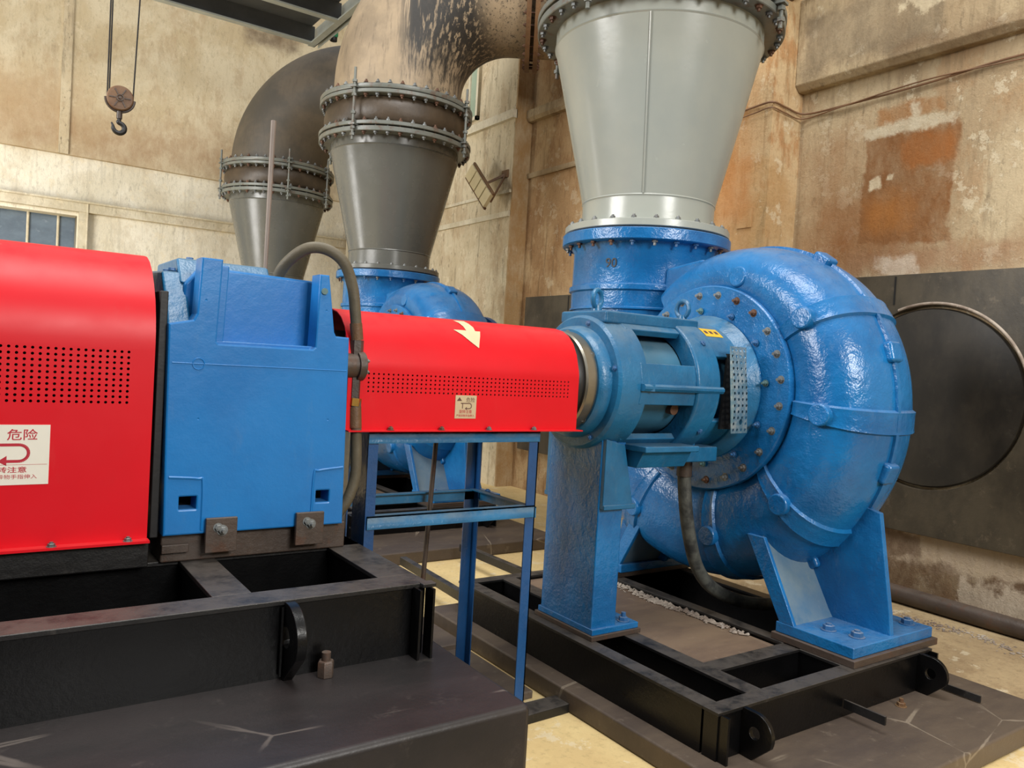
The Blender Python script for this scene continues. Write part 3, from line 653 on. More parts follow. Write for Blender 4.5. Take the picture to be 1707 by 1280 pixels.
# drain hose of the near pump
def hose(name, pts, r, mat, label):
    t = thing(name, label, 'hose', pts[0]); mk('tube', MB().tube(sphere_path(pts, 8), r, 16), mat, t); return t
hs = hose('drain_hose', [(3.235, 2.98, 1.17), (3.24, 2.985, 1.10), (3.262, 2.98, .92), (3.31, 2.98, .74), (3.40, 2.99, .56), (3.53, 2.98, .43), (3.72, 2.94, .345), (3.98, 2.92, .30), (4.20, 2.95, .32)], .037, 'hose_grey', 'thick grey drain hose curving down under the nearest pump')
mk('fitting', MB().cyl((3.233, 2.98, 1.20), (3.238, 2.983, 1.085), .042, 20), 'brownsteel', hs)

# ================================================================== CONES, JOINTS, ELBOWS
def cone(mat, seam=True):
    t = thing('pipe_reducer', '', 'pipe', (3.85, 4.04, 2.545), 'tapered grey pipes standing on the pumps')
    b = MB().lathe([(2.60, .450), (2.765, .452), (2.772, .458), (2.78, .455), (3.82, .700), (3.828, .708), (3.835, .702), (3.95, .705)], (3.85, 4.04, 0), 'z', 96)
    mk('cone', b, mat, t, ang=12)
    b = MB()
    for a in (math.radians(222),):
        for i in range(1): b.tube([(3.85+(.4585+.245*q)*math.cos(a), 4.04+(.4585+.245*q)*math.sin(a), 2.78+1.04*q) for q in (0, .25, .5, .75, 1)], .006, 6)
    if seam: mk('weld_seam', b, mat, t)
    b = MB().lathe([(2.555, .40), (2.555, .555), (2.56, .562), (2.60, .562), (2.605, .555), (2.605, .45)], (3.85, 4.04, 0), 'z', 88); mk('bottom_flange', b, mat, t, ang=40)
    b = MB().lathe([(2.545, .40), (2.545, .545), (2.555, .545), (2.555, .40)], (3.85, 4.04, 0), 'z', 64); mk('gasket', b, 'coupling', t)
    b = MB().lathe([(3.92, .70), (3.92, .83), (3.925, .835), (3.965, .835), (3.97, .83), (3.97, .70)], (3.85, 4.04, 0), 'z', 96); mk('top_flange', b, 'flange_grey', t, ang=40)
    for k in range(24):
        a = 2*PI*(k+.5)/24; bolt(t, (3.85+.535*math.cos(a), 4.04+.535*math.sin(a), 2.605), (0, 0, 1), .017, 'bolt', 0, .5)
    return t
def joint(rods):
    t = thing('expansion_joint', '', 'pipe joint', (3.85, 4.04, 3.97), 'rubber expansion joints above the tapered pipes')
    c = (3.85, 4.04, 0)
    b = MB().lathe([(3.985, .70), (3.985, .835), (3.99, .84), (4.02, .84), (4.025, .835), (4.03, .74)], c, 'z', 96); mk('lower_flange', b, 'flange_grey', t, ang=40)
    b = MB().lathe([(4.30, .74), (4.305, .835), (4.31, .84), (4.34, .84), (4.345, .835), (4.345, .70)], c, 'z', 96); mk('upper_flange', b, 'flange_grey', t, ang=40)
    pr = [(4.02, .735)]+[(4.03+.27*i/16, .745+.045*abs(math.sin(PI*i/16))**.6) for i in range(17)]+[(4.31, .735)]
    b = MB().lathe(pr, c, 'z', 96); mk('bellows', b, 'rubber', t, ang=80)
    for z, two, up in ((4.028, .108, 1), (4.302, .108, -1)):
        for k in range(40):
            a = 2*PI*(k+.5)/40; bolt(t, (3.85+.80*math.cos(a), 4.04+.80*math.sin(a), z), (0, 0, up), .0205, 'bolt' if k % 3 else 'bolt_rust', two, .9)
    for a in map(math.radians, rods):
        x, y = 3.85+.862*math.cos(a), 4.04+.862*math.sin(a)
        b = MB().cyl((x, y, 3.82), (x, y, 4.55), .014, 12); tx, ty = -math.sin(a), math.cos(a)
        for z in (4.005, 4.325): b.obox((x-.02*math.cos(a), y-.02*math.sin(a), z+(-.03 if z < 4.1 else .03)), (tx*.035, ty*.035, 0), (math.cos(a)*.05, math.sin(a)*.05, 0), (0, 0, .008))
        for z in (3.93, 3.86, 4.08, 4.26, 4.40): b.cyl((x, y, z), (x, y, z+.025), .026, 6)
        mk('tie_rod', b, 'flange_grey', t)
    return t
def elbow(mat, label, flange, dz=0.0):
    t = thing('pipe_elbow', label, 'pipe', (3.85, 4.04, 4.36), 'large pipe elbows leading into right wall')
    c = Vector((3.85, 4.04, 0)); D = Vector((math.cos(math.radians(-35)), math.sin(math.radians(-35)), 0)); RB = 1.22; z0 = 4.42+dz
    pts = [c+Vector((0, 0, 4.36)), c+Vector((0, 0, z0))]
    for i in range(1, 31):
        a = PI/2*i/30; pts.append(c+D*(RB*(1-math.cos(a)))+Vector((0, 0, z0+RB*math.sin(a))))
    e = pts[-1]
    pts.append(e+D*.30); mk('bend', MB().tube(pts, .70, 72, False), mat, t, ang=60)
    mk('straight_pipe', MB().tube([e+D*.28, e+D*(1.30 if not flange else 1.62)], .70, 72, False), mat, t, ang=60)
    b = MB().lathe([(4.353, .69), (4.353, .835), (4.36, .84), (4.395, .84), (4.40, .835), (4.40, .70)], c, 'z', 96); mk('flange', b, 'flange_grey', t, ang=40)
    for off in (.17, .26):
        b = MB().lathe([(off, .69), (off, .85), (off+.05, .85), (off+.05, .69)], e, D, 96); mk('flange', b, 'rust' if flange else 'flange_grey', t, ang=40)
    if flange:
        U = D.orthogonal().normalized(); V = D.cross(U)
        for k in range(40):
            a = 2*PI*k/40; bolt(t, e+D*.31+(U*math.cos(a)+V*math.sin(a))*.80, D, .018, 'bolt_rust', .14, .6)
    return t
cn = cone('grey_light'); cn['label'] = 'large light grey tapered pipe standing on the nearest pump'
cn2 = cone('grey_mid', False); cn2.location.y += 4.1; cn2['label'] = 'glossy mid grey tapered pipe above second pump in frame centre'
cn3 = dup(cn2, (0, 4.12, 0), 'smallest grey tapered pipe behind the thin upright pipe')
j1 = joint((196, 286, 16, 106)); j1['label'] = 'flanged joint cut off by top frame edge over nearest cone'
j2 = joint((214, 303, 34, 123)); j2.location.y += 4.1; j2['label'] = 'bolted brown rubber joint ringed by flanges on the middle cone'
j3 = joint((180, 262, 308, 45, 120)); j3.location.y += 8.22; j3['label'] = ('bolted rubber joint on the farthest and smallest cone')
e2 = elbow('elbow_runs', 'cream dusty pipe elbow streaked with black tar runs', True, .14); e2.location.y += 4.1
e3 = elbow('elbow_grime', 'grimy brown pipe elbow above the farthest cone', False); e3.location.y += 8.22
# pumps 2 and 3
dup(pm, (0, 4.1, 0), 'second blue pump, seen behind the long red guard and stand')
dup(sk, (0, 4.1, 0), 'black steel base frame under the second blue pump')
dup(inf, (0, 4.1, 0), 'dusty brown grout filling the skid of the second pump')
dup(pm, (0, 8.22, 0), 'farthest blue pump, behind the gearbox')
dup(sk, (0, 8.22, 0), 'black steel base frame under the farthest pump')

# ================================================================== MOTOR SKID
t = thing('steel_skid', 'wide black steel base frame in foreground carrying red guard and gearbox', 'frame', (.2, 3.1, .66))
def beam2(x0, x1, y0, y1, side='black'):
    o = mk('beam', MB().box(x0+.01, x1-.01, y0+.01, y1-.01, .66, .89), side, t)
    mk('top_flange', MB().box(x0, x1, y0, y1, .884, .90), 'black_dusty', o, bevel=.003); return o
beam2(-2.5, 1.29, 2.285, 2.40); beam2(-2.5, 1.29, 2.857, 3.02); beam2(-2.5, 1.29, 3.82, 3.93)
beam2(1.155, 1.29, 2.40, 3.82); beam2(.617, .735, 2.40, 2.857); beam2(-1.4, -1.28, 2.40, 3.82); beam2(.617, .735, 3.02, 3.82)
for x in (.815, -1.2):
    lug(t, x, 2.29, .66, .893, .125, .03)
mk('weld_bead', MB().tube([(.795, 2.284, .67+.21*i/14+.0) for i in range(15)], .006, 6), 'black', t)
for x in (1.283, 1.235):
    mk('stiffener', MB().box(x-.004, x+.004, 2.235, 2.29, .66, .89), 'black', t)
mk('end_lip', MB().box(1.255, 1.305, 2.262, 2.30, .888, .902), 'black_dusty', t, bevel=.003)
a = thing('anchor_bolt', 'grimy anchor bolt with nut on the tall plinth beside the lug', 'bolt', (.925, 2.25, .66))
mk('nut', MB().lathe([(0, 1e-4), (0, .026), (.045, .026), (.05, .022), (.05, 1e-4)], (.925, 2.25, .66), 'z', 6), 'brownsteel', a, bevel=.002)
mk('stud', MB().cyl((.925, 2.25, .70), (.925, 2.25, .735), .014, 14), 'brownsteel', a)

# ================================================================== GEARBOX
g = thing('gearbox', 'bright blue cast gearbox on the black skid between red guards', 'gearbox', (.86, 3.1, .99))
yF = 2.80
outer = [(.558, 1.005), (.551, 1.35), (.546, 1.708), (.622, 1.725), (.634, 1.75), (.642, 1.937), (.700, 1.937), (.690, 1.66), (.700, 1.648), (1.040, 1.648), (1.052, 1.66), (1.058, 1.925), (1.083, 1.925), (1.112, 1.72), (1.122, 1.702), (1.172, 1.700), (1.182, 1.005)]
def rr(x0, x1, z0, z1, r=.008):
    o = []
    for cx, cz, a0 in ((x1-r, z1-r, 0), (x0+r, z1-r, 90), (x0+r, z0+r, 180), (x1-r, z0+r, 270)):
        o += [(cx+r*math.cos(math.radians(a0+d)), cz+r*math.sin(math.radians(a0+d))) for d in (0, 30, 60, 90)]
    return o
hl = [rr(.592, .660, 1.080, 1.136), rr(1.072, 1.134, 1.080, 1.136)]
hl += [circle(x, z, .0045, 10) for x, z in ((.655, 1.80), (.647, 1.395), (1.108, 1.395), (1.082, 1.80), (1.072, 1.86))]
PL = frame((0, yF+.045, 0), (1, 0, 0), (0, 0, 1))
curve_plate('front_casting', outer, hl, .09, 'blue_gear', g, PL, .006)
# body behind, stepping in; pocket floor
b = MB().box(.565, 1.175, yF+.085, 3.42, 1.005, 1.66); b.prism([(.60, 1.66), (.60, 1.88), (.67, 1.935), (1.07, 1.925), (1.10, 1.90), (1.12, 1.66)], 1, yF+.12, 3.40)
b = MB().box(.567, 1.172, yF+.10, 3.42, 1.14, 1.655); b.prism([(.60, 1.64), (.61, 1.86), (.67, 1.925), (1.07, 1.915), (1.10, 1.89), (1.115, 1.64)], 1, yF+.13, 3.40); b.box(.70, 1.05, yF+.1, 3.4, 1.0, 1.15)
mk('housing', b, 'blue_gear', g, bevel=.012)
b = MB().box(.585, .665, yF+.085, 2.96, 1.14, 1.6); mk('pocket_shade', MB().box(.58, .68, yF+.13, yF+.15, 1.02, 1.15), 'darkhole', g)  # black sheets behind the corner openings stand in for their inner shade
mk('pocket_shade', MB().box(1.06, 1.15, yF+.13, yF+.15, 1.02, 1.15), 'darkhole', g)
# raised lines on the face: split line, round mark, lower corner steps
b = MB()
b.tube([(.556, yF, 1.583), (.70, yF, 1.582), (.95, yF, 1.581), (1.172, yF, 1.58)], .0022, 6)
b.tube([(.64+.019*math.cos(q), yF, 1.582+.019*math.sin(q)) for q in [2*PI*i/24 for i in range(25)]], .0025, 6, False)
mk('split_line', b, 'blue_gear', g)
for pts in ([(.562, 1.198), (.655, 1.19), (.672, 1.175), (.674, 1.012)], [(1.178, 1.215), (1.085, 1.205), (1.066, 1.19), (1.062, 1.012)]):
    mk('corner_step', MB().tube(sphere_path([(x, yF, z) for x, z in pts], 5), .005, 6), 'blue_gear', g)
b = MB().prism([(.690, 1.66), (.705, 1.925), (.735, 1.925), (.725, 1.66)], 1, yF+.03, yF+.14); b.box(.70, 1.05, yF+.03, yF+.14, 1.65, 1.665)
mk('pocket_ledge', b, 'blue_gear', g, bevel=.004)
# top covers and dusty left shoulder
b = MB().prism([(2.95, 1.86), (3.03, 1.955), (3.38, 1.955), (3.40, 1.86)], 0, .60, .93); mk('top_cover', b, 'blue_dusty', g, bevel=.01)
b = MB().prism([(2.86, 1.715), (2.99, 1.90), (3.38, 1.92), (3.42, 1.66), (2.86, 1.66)], 0, .545, .625); mk('shoulder', b, 'blue_dusty', g, bevel=.01)
for k in range(4): bolt(g, (.585, 3.02+k*.10, 1.905), (0, 0, 1), .012, 'bolt_blue', 0, 0)
bolt(g, (.66, 3.10, 1.955), (0, 0, 1), .013, 'bolt_blue', 0, 0)
mk('oil_gauge', MB().lathe([(0, 1e-4), (0, .012), (-.006, .012), (-.006, 1e-4)], (1.07, yF, 1.87), 'y', 12), 'bolt_green', g)
b = MB().prism([(2.88, 1.005), (3.35, 1.005), (3.35, .93), (2.88, .93)], 0, .548, 1.21)
mk('base_rail', MB().box(.553, 1.215, 2.835, 3.42, .900, 1.0), 'brownsteel', g, bevel=.006)
mk('base_rail', MB().box(.553, .64, 2.815, 2.85, .935, .965), 'brownsteel', g, bevel=.003)
for x0 in (.684, 1.0):
    o = mk('clamp_plate', MB().box(x0, x0+.106, yF-.022, yF-.006, .935, 1.055), 'brownsteel', g, bevel=.003)
    bolt(o, (x0+.055, yF-.022, 1.012), (0, -1, 0), .014, 'bolt', 0, 1.2); bolt(o, (x0+.04, yF-.022, 1.022), (0, -1, 0), .012, 'bolt', 0, .2)
# dipstick / vent pipe
mk('vent_pipe', MB().cyl((1.03, 3.40, 1.90), (1.066, 3.50, 2.645), .008, 12, .012), 'vent', g)
# oil pump on the right flank
b = MB().cyl((1.16, 2.86, 1.60), (1.235, 2.86, 1.60), .048, 24); b.cyl((1.232, 2.86, 1.60), (1.262, 2.86, 1.60), .058, 24)
op = mk('oil_pump', b, 'brownsteel', g, bevel=.003)
for k in range(6):
    q = PI/6+k*PI/3; bolt(op, (1.262, 2.86+.042*math.cos(q), 1.60+.042*math.sin(q)), (1, 0, 0), .009, 'bolt', 0, .5)
b = MB().cyl((1.235, 2.86, 1.62), (1.235, 2.86, 1.70), .026, 6); b.cyl((1.235, 2.86, 1.58), (1.235, 2.86, 1.47), .024, 6); mk('pump_port', b, 'brownsteel', op)
b = MB().cyl((1.235, 2.855, 1.445), (1.237, 2.855, 1.475), .026, 6); mk('brass_nut', b, 'brass', op)
h1 = hose('oil_hose', [(.955, 3.02, 1.90), (.975, 2.97, 1.97), (1.03, 2.91, 2.03), (1.10, 2.88, 2.035), (1.165, 2.86, 1.99), (1.205, 2.86, 1.90), (1.222, 2.86, 1.80), (1.235, 2.86, 1.70)], .0215, 'hose', 'thick brown oil hose arching from gearbox top to oil pump')
mk('crimp', MB().cyl((1.226, 2.86, 1.765), (1.235, 2.86, 1.70), .024, 16), 'rust', h1)
h2 = hose('oil_hose', [(1.238, 2.855, 1.47), (1.243, 2.85, 1.38), (1.252, 2.85, 1.25), (1.25, 2.85, 1.16), (1.225, 2.85, 1.08), (1.195, 2.86, 1.03), (1.19, 2.88, .99)], .0215, 'hose', 'thick brown oil hose hanging from the oil pump down to skid')
mk('crimp', MB().cyl((1.238, 2.855, 1.44), (1.242, 2.85, 1.36), .0245, 16), 'rust', h2)

# ================================================================== RED GUARDS
def guard(name, label, x0, x1, prof, yc, holes, rootz):
    """prof: list of (offset from centre, z) from the near side over the top; first segment is the flat perforated side"""
    t = thing(name, label, 'machine guard', ((x0+x1)/2, yc, rootz))
    full = [(-o, z) for o, z in prof]+[(o, z) for o, z in reversed(prof) if o > 1e-4]
    full = full[1:]                 # near flat side is its own perforated sheet in the same plane
    T = .004; n = len(full); inner = []
    for i, (o, z) in enumerate(full):
        a, c = full[max(i-1, 0)], full[min(i+1, n-1)]; d = Vector((c[0]-a[0], c[1]-a[1])).normalized(); inner.append((o+d.y*T, z-d.x*T))
    loop = [(yc+o, z) for o, z in full]+[(yc+o, z) for o, z in reversed(inner)]
    b = MB()
    for x in (x0, x1): b.v += [(x, y, z) for y, z in loop]
    L = len(loop)
    for i in range(L): b.f.append((i, (i+1) % L, L+(i+1) % L, L+i))
    for base in (0, L):
        for i in range(n-1): b.f.append((base+i, base+i+1, base+L-2-i, base+L-1-i))
    mk('hood', b, 'red', t, ang=50)
    z0, z1 = prof[0][1], prof[1][1]; y0 = yc-prof[0][0]
    curve_plate('side_panel', [(x0, z0), (x1, z0), (x1, z1), (x0, z1)], holes, .003, 'red', t, frame((0, y0+.0015, 0), (1, 0, 0), (0, 0, 1)), 0)
    return t
pf = [(.262, 1.352), (.262, 1.59), (.2618, 1.605)]+[(.262-.015*math.sin(q)-.0, 1.575+0) for q in ()]+[(.258, 1.625)]
arcp = [(.235, 1.700), (.205, 1.752), (.165, 1.789), (.118, 1.812), (.06, 1.824), (0, 1.828)]
h_ = [circle(2.283-c*.0212, 1.5725-r*.0172, .0042, 8) for c in range(48) for r in range(5)]
G2 = guard('coupling_guard', 'long red perforated guard over shaft between gearbox and pump', 1.20, 2.345, pf+arcp, 3.11, [], 1.35)
# replace the second guard's flat panel so the hole field lies on it
for o in [c for c in bpy.data.objects if c.parent == G2 and c.name.startswith('side_panel')]: bpy.data.objects.remove(o)
curve_plate('side_panel', [(1.20, 1.352), (2.345, 1.352), (2.345, 1.5905), (1.20, 1.5905)], h_, .003, 'red', G2, frame((0, 2.8495, 0), (1, 0, 0), (0, 0, 1)), 0)
mk('foot_lip', MB().box(1.20, 2.36, 2.815, 2.855, 1.347, 1.352), 'red', G2)
mk('top_cap', MB().prism([(2.90, 1.352), (2.852, 1.352), (2.852, 1.60), (2.90, 1.73)], 0, 1.202, 1.206), 'red', G2)
for x in (1.385, 1.617, 1.85, 2.09): bolt(G2, (x, 2.832, 1.353), (0, 0, 1), .011, 'bolt_rust' if x < 1.7 else 'bolt', 0, .4)
pf1 = [(.312, .998), (.312, 1.62)]+[(.3118, 1.645), (.309, 1.68), (.301, 1.72), (.278, 1.785), (.240, 1.84), (.195, 1.888), (.145, 1.922), (.09, 1.943), (.04, 1.951), (0, 1.953)]
h1_ = [circle(.424-c*.0205, 1.6105-r*.0182, .0046, 10) for c in range(40) for r in range(10)]
G1 = guard('coupling_guard', 'tall red perforated guard with danger sign at left frame edge', -1.5, .502, pf1, 3.11, h1_, .99)
mk('foot_lip', MB().box(-1.5, .505, 2.760, 2.802, .990, .998), 'red', G1)
for x in (.227, .442, -.1, -.5): bolt(G1, (x, 2.778, .998), (0, 0, 1), .011, 'bolt', 0, .4)
mk('tape_patch', MB().lathe([(.022, .001), (.022, .002), (.085, .002), (.085, .001)], (0, 3.0, 1.9375), 'x', 4, 0, .1), 'paper_old', G1)
b = MB(); b.add([(.012, 3.058, 1.9475), (.072, 3.058, 1.9475), (.072, 2.985, 1.9275), (.012, 2.985, 1.9275)], [(0, 1, 2, 3)]); b.add([(.012, 2.984, 1.9275), (.072, 2.984, 1.9275), (.072, 2.967, 1.915), (.012, 2.967, 1.915)], [(0, 1, 2, 3)])
tp_ = [c for c in bpy.data.objects if c.name.startswith('tape_patch')]
for o in tp_: bpy.data.objects.remove(o)
o = mk('tape_patch', b, 'paper_old', G1); sm = o.modifiers.new('s', 'SOLIDIFY'); sm.thickness = .002; sm.offset = 1; o['label'] = 'scrap of old beige tape'
tag(mk('support_channel', MB().box(-1.6, .51, 2.80, 3.42, .901, .988), 'black_dusty', bevel=.004), 'dark steel channel under the tall red guard', 'channel')
# coupling inside
for x0, x1, r, nm, lab in ((1.21, 2.372, .17, 'shaft_coupling', 'black shaft coupling inside the long red guard'), (-1.4, .54, .24, 'shaft_coupling', 'black coupling in the gap between red guard and gearbox')):
    t = tag(mk(nm, MB().lathe([(x0, 1e-4), (x0, r), (x0+.1, r), (x0+.1, r*.7), (x1-.1, r*.7), (x1-.1, r), (x1, r), (x1, 1e-4)], AX, 'x', 40), 'coupling', ang=30), lab, 'coupling')
mk_d = MB().box(.515, .542, 2.83, 3.38, .989, 1.82)  # added black sheet, imitates the shadow between guard and gearbox
tag(mk('gap_shade_sheet', mk_d, 'coupling', bevel=.004), 'black sheet standing in for shade in the gap left of the gearbox', 'plate')

# signs ------------------------------------------------------------
def arrow_loop(b, cx, cz, w, h, y, th):
    pts = []
    for i in range(0, 19):
        a = PI/2-PI*i/18; pts.append((cx+w*.5-h/2+h/2*math.cos(a), cz+h/2*math.sin(a)))
    pts = [(cx-w*.45, cz+h/2)]+pts+[(cx+w*.1, cz-h/2)]
    for p, q in zip(pts, pts[1:]):
        d = Vector((q[0]-p[0], 0, q[1]-p[1])); n_ = Vector((d.z, 0, -d.x)).normalized()*th/2
        A, B = Vector((p[0], y, p[1])), Vector((q[0], y, q[1])); b.add([A-n_, A+n_, B+n_, B-n_], [(0, 1, 2, 3)])
    x, z = cx+w*.1, cz-h/2; b.add([(x+.0, y, z+th*1.9), (x-th*2.6, y, z), (x+.0, y, z-th*1.5)], [(0, 1, 2)])
s1 = mk('warning_label', MB().box(-.055, .213, 2.7965, 2.7980, 1.191, 1.374), 'paper', G1); s1['label'] = 'white danger label with red characters'
yS = 2.7962
def T(body, x, z, size, par, y, mat='redink', name='lettering', sx=1.0, bold=0.0): return text(name, body, size, mat, par, frame((x, y, z), (1, 0, 0), (0, 0, 1)), .0002, 'LEFT', bold, sx)
T('危险', .100, 1.3305, .036, s1, yS, sx=1.12, bold=.0003)
T('旋转注意', .052, 1.2300, .0195, s1, yS, sx=1.33, bold=.0002)
T('严禁异物手指伸入', .044, 1.2105, .0148, s1, yS, sx=1.17)
b = MB(); arrow_loop(b, .088, 1.288, .140, .050, yS, .009); mk('arrow_symbol', b, 'redink', s1)
b = MB().box(-.05, .208, yS, yS+.0003, 1.2520, 1.2530); mk('rule_line', b, 'redink', s1)
b = MB().add([(-.04, yS, 1.33), (.03, yS, 1.33), (-.005, yS, 1.368)], [(0, 1, 2)]); mk('warning_triangle', b, 'redink', s1)
s2 = mk('warning_label', MB().box(1.683, 1.787, 2.8462, 2.8475, 1.400, 1.498), 'paper_old', G2); s2['label'] = 'small faded danger label'
yS = 2.8459
T('危险', 1.735, 1.471, .022, s2, yS, 'darkink'); T('旋转注意', 1.703, 1.4235, .016, s2, yS, 'redink'); T('严禁异物手指伸入', 1.690, 1.408, .0112, s2, yS, 'redink')
b = MB(); arrow_loop(b, 1.735, 1.453, .056, .022, yS, .004); b.add([(1.69, yS, 1.474), (1.715, yS, 1.474), (1.7025, yS, 1.490)], [(0, 1, 2)]); mk('arrow_symbol', b, 'darkink', s2)
b = MB(); b.add([(x, yS, z) for x, z in ((1.717, 1.464), (1.717, 1.442), (1.721, 1.442), (1.721, 1.464))], [(0, 1, 2, 3)]); mk('arrow_symbol', b, 'darkink', s2)
# arrow sticker laid over the hood's shoulder: points on the guard profile
def gp(s):   # s = distance down from crown on the near side of the long guard
    P = [(0, 1.828), (.06, 1.824), (.118, 1.812), (.165, 1.789), (.205, 1.752), (.235, 1.700), (.258, 1.625), (.262, 1.575)]
    d = 0
    for (o0, z0), (o1, z1) in zip(P, P[1:]):
        L = math.hypot(o1-o0, z1-z0)
        if s <= d+L:
            q = (s-d)/L; nx, nz = (z0-z1)/L, (o1-o0)/L; return Vector((0, 3.11-(o0+(o1-o0)*q+nx*.0025), z0+(z1-z0)*q+nz*.0025))
        d += L
    return Vector((0, 3.11-.262, 1.575))
b = MB()
def strip(rows):
    vs = []
    for x0, x1, s in rows: p = gp(s); vs += [(x0, p.y, p.z), (x1, p.y, p.z)]
    b.add(vs, [(2*i, 2*i+1, 2*i+3, 2*i+2) for i in range(len(rows)-1)])
strip([(1.745, 1.80, .10), (1.755, 1.805, .135), (1.76, 1.81, .17), (1.765, 1.81, .20)])
strip([(1.70, 1.835, .195), (1.732, 1.823, .225), (1.765, 1.812, .255), (1.80, 1.802, .285)])
o = mk('direction_arrow', b, 'cream', G2); o['label'] = 'cream arrow sticker'

# ================================================================== GUARD STAND
t = thing('guard_stand', 'blue angle iron stand with four legs under the long red guard', 'stand', (1.7, 3.1, 0))
def angle(x, y, z0, z1, sx, sy, w=.05, w2=.05, tk=.006):
    b = MB().box(min(x, x+sx*w), max(x, x+sx*w), min(y, y+sy*tk), max(y, y+sy*tk), z0, z1)
    b.box(min(x, x+sx*tk), max(x, x+sx*tk), min(y, y+sy*w2), max(y, y+sy*w2), z0, z1); return b
mk('leg', angle(2.135, 2.85, 0, 1.345, -1, 1, .052), 'blue_dark', t); mk('leg', angle(2.135, 3.37, 0, 1.345, -1, -1, .06), 'blue_dark', t)
b = MB().box(1.298, 1.304, 2.852, 2.99, .0, 1.345); b.box(1.298, 1.345, 2.852, 2.858, 0, 1.345)
b = MB().box(1.303, 1.309, 2.853, 2.98, .66, 1.345); b.box(1.303, 1.345, 2.852, 2.858, .66, 1.345); mk('leg', b, 'blue_dark', t)
mk('leg', MB().box(1.395, 1.401, 3.25, 3.37, 0, 1.345).box(1.395, 1.44, 3.364, 3.37, 0, 1.345), 'blue_dark', t)
mk('top_rail', MB().box(1.30, 2.135, 2.843, 2.849, 1.298, 1.346).box(1.30, 2.135, 2.843, 2.885, 1.340, 1.346), 'blue_dusty', t)
mk('top_rail', MB().box(1.30, 2.135, 3.366, 3.372, 1.298, 1.346), 'blue_dusty', t); mk('top_rail', MB().box(2.13, 2.136, 2.85, 3.37, 1.298, 1.346), 'blue_dusty', t)
mk('middle_rail', MB().box(1.31, 2.125, 2.843, 2.849, .955, 1.008).box(1.31, 2.125, 2.843, 2.885, 1.002, 1.008), 'blue_dusty', t)
mk('middle_rail', MB().box(1.31, 2.135, 3.364, 3.370, .945, .998).box(1.31, 2.135, 3.335, 3.370, .992, .998), 'blue_dusty', t)
mk('middle_rail', MB().box(2.136, 2.142, 2.85, 3.37, .95, 1.0).box(2.10, 2.142, 2.85, 3.37, .995, 1.0), 'blue_dusty', t)
tag(mk('drain_rod', MB().cyl((1.86, 3.30, 1.33), (1.80, 3.30, .0), .012, 12), 'brownsteel'), 'thin dark pipe leaning behind the stand rails', 'pipe')
# steel bars on the floor beyond
tag(mk('floor_angle', MB().bar((2.60, 4.14, .16), (2.70, 5.2, .13), .05, .06), 'black_dusty', bevel=.003), 'dark angle iron running from skid corner to second plinth', 'bar')
tag(mk('floor_angle', MB().bar((3.33, 4.30, .14), (3.33, 5.40, .13), .05, .06), 'black_dusty', bevel=.003), 'dark angle iron on cream floor left of pump pedestal', 'bar')

# ================================================================== HOIST
c = Vector((.882, 6.745, 3.477)); dv = (Vector((0, 0, 1.65))-c); dv.z = 0; dv.normalize(); sd = Vector((0, 0, 1)).cross(dv).normalized()
sd = -sd if sd.dot(r0) < 0 else sd
t = thing('hoist_hook_block', 'rusty round hook block with black crane hook hanging at upper left', 'hook', tuple(c-Vector((0, 0, .25))))
b = MB().lathe([(-.035, 1e-4), (-.035, .086), (-.028, .093), (-.012, .093), (-.012, .08), (.012, .08), (.012, .093), (.028, .093), (.035, .086), (.035, 1e-4)], c, dv, 48); mk('pulley', b, 'rust', t, ang=30)
b = MB().lathe([(0, .020), (.008, .020), (.008, .026), (.0, .026)], c+dv*.036, dv, 24); b.lathe([(0, 1e-4), (0, .010), (.010, .010), (.010, 1e-4)], c+dv*.036, dv, 16)
for k in range(6): q = k*PI/3; b.bar(c+dv*.037+(sd*math.cos(q)+Vector((0, 0, 1))*math.sin(q))*.03, c+dv*.037+(sd*math.cos(q)+Vector((0, 0, 1))*math.sin(q))*.075, .007, .006, dv)
mk('pulley_face', b, 'brownsteel', t)
b = MB().tube([c+(sd*math.cos(q)+Vector((0, 0, 1))*math.sin(q))*.098 for q in [PI+PI*i/16 for i in range(17)]], .011, 8)
b.cyl(c-Vector((0, 0, .095)), c-Vector((0, 0, .15)), .020, 14); mk('yoke', b, 'brownsteel', t)
hp = [(0, -.14), (.0, -.165), (-.004, -.178), (.022, -.19), (.038, -.212), (.034, -.24), (.010, -.258), (-.020, -.252), (-.038, -.228), (-.042, -.205), (-.052, -.185)]
b = MB().tube([c+sd*x+Vector((0, 0, z)) for x, z in [(p.x, p.z) for p in sphere_path([(x, 0, z) for x, z in hp], 5)]], lambda q: .013+.006*math.sin(PI*min(1, q*1.1))-.009*max(0, q-.8)*5*.8, 12); mk('hook', b, 'coupling', t)
for nm, a, e in (('hoist_rope', -.088, -.095), ('hoist_rope', -.075, -.082), ('hoist_rope', .088, .150)):
    o = mk(nm, MB().cyl(c+sd*a+dv*(.0), c+sd*e+Vector((0, 0, 2.6)), .0055, 8), 'coupling', t)

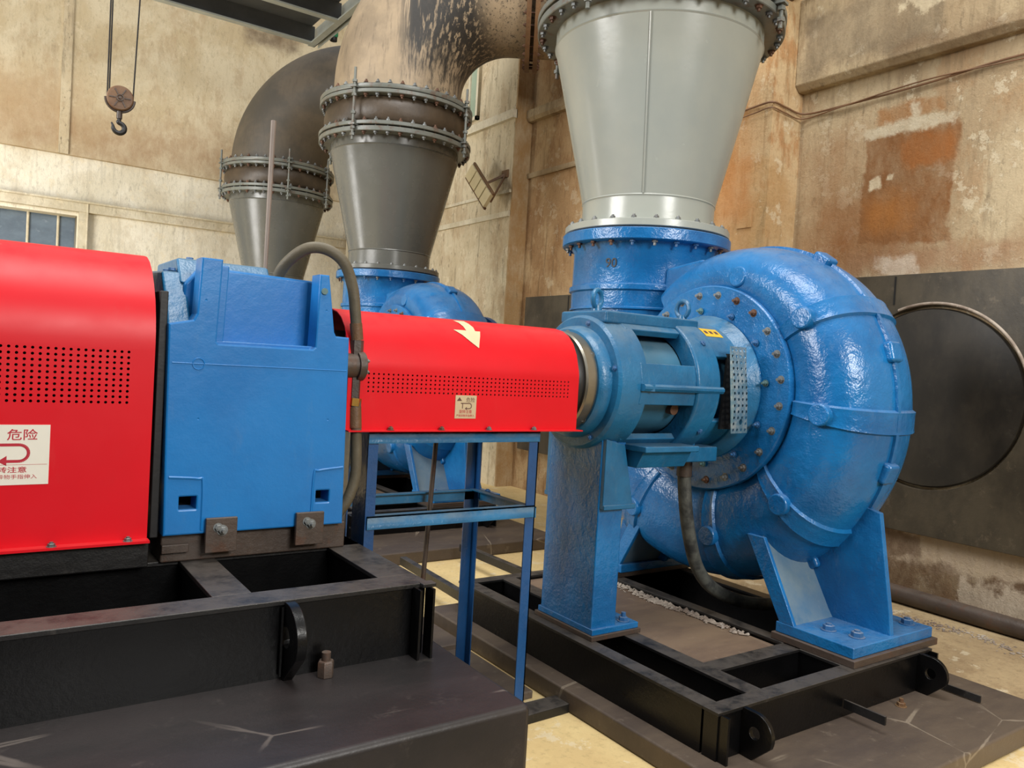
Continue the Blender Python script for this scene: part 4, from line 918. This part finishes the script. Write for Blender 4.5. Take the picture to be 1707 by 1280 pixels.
# ================================================================== STEEL PLATFORM
t = thing('steel_platform', 'dark steel platform with grey beams in the upper left', 'platform', (1, 10.2, 6.0))
mk('deck', MB().box(-4, 3.86, 9.2, 11.1, 6.25, 6.30), 'deckgrey', t)
for y in (11.1, 10.12, 9.2):
    b = MB().box(-4, 3.9, y-.05, y+.05, 6.0, 6.02); b.box(-4, 3.9, y-.008, y+.008, 6.0, 6.25); o = mk('beam', MB().box(-4, 3.9, y-.008, y+.008, 6.02, 6.25), 'deckgrey', t)
    mk('flange', MB().box(-4, 3.9, y-.05, y+.05, 5.998, 6.02), 'galv', o)
mk('end_channel', MB().box(3.84, 3.94, 9.1, 11.2, 6.0, 6.02).box(3.93, 3.94, 9.1, 11.2, 6.0, 6.25), 'galv', t)
b = MB().box(3.99, 4.0, 9.0, 11.2, 6.0, 6.18); mk('end_channel', b, 'galv', t)
# green lamp by the platform
c = Vector((4.11, 10.9, 6.10)); t = thing('signal_lamp', 'small green glass lamp at the platform corner', 'lamp', tuple(c))
mk('lens', MB().lathe([(0, .05), (.03, .06), (.09, .06), (.13, .035), (.14, 1e-4)], c, 'z', 20), 'greenlamp', t); mk('base', MB().cyl(c-Vector((0, 0, .05)), c, .05, 16), 'coupling', t)
mk('bracket', MB().bar(c-Vector((0, 0, .04)), (4.0, 10.9, 6.07), .03, .02), 'galv', t)
# flood lamp on the far pier
t = thing('flood_lamp', 'cream four panel flood lamp on a bracket at far pier', 'lamp', (5.72, 9.35, 4.0))
A = Vector((5.45, 9.18, 4.19)); B = Vector((5.45, 8.66, 3.70)); dd = (B-A); nrm = Vector((-.80, -.42, -.30)); nrm = (nrm-dd.normalized()*nrm.dot(dd.normalized())).normalized(); sdv = dd.cross(nrm).normalized()
for k in range(4):
    cc = A+dd*(k+.5)/4; mk('lamp_panel', MB().obox(cc, dd*.108, sdv*.10, nrm*.028), 'cream', t, bevel=.004)
mk('lamp_frame', MB().bar(A+sdv*.115-nrm*.01, B+sdv*.115-nrm*.01, .03, .03, nrm), 'rust', t); mk('lamp_frame', MB().bar(A-sdv*.115-nrm*.01, B-sdv*.115-nrm*.01, .03, .03, nrm), 'rust', t)
mk('arm', MB().bar((5.75, 8.75, 4.12), (A+B)/2-nrm*.03, .03, .03), 'rust', t); mk('arm', MB().bar((5.75, 8.75, 4.12), B-nrm*.03, .02, .02), 'rust', t)
mk('wall_bracket', MB().box(5.73, 5.75, 8.68, 8.82, 4.07, 4.17), 'rust', t)
# downpipe at far corner
tag(mk('downpipe', MB().cyl((5.9, 14.3, .0), (5.9, 14.3, 4.2), .05, 14), 'trim_pale'), 'pale downpipe in the far corner between the cones', 'pipe')
# brown roof beam upper right
tag(mk('roof_beam', MB().bar((5.70, 5.0, 4.86), (5.70, 3.9, 5.08), .12, .14), 'rust'), 'short brown steel beam at the top right of big cone', 'beam')
index()
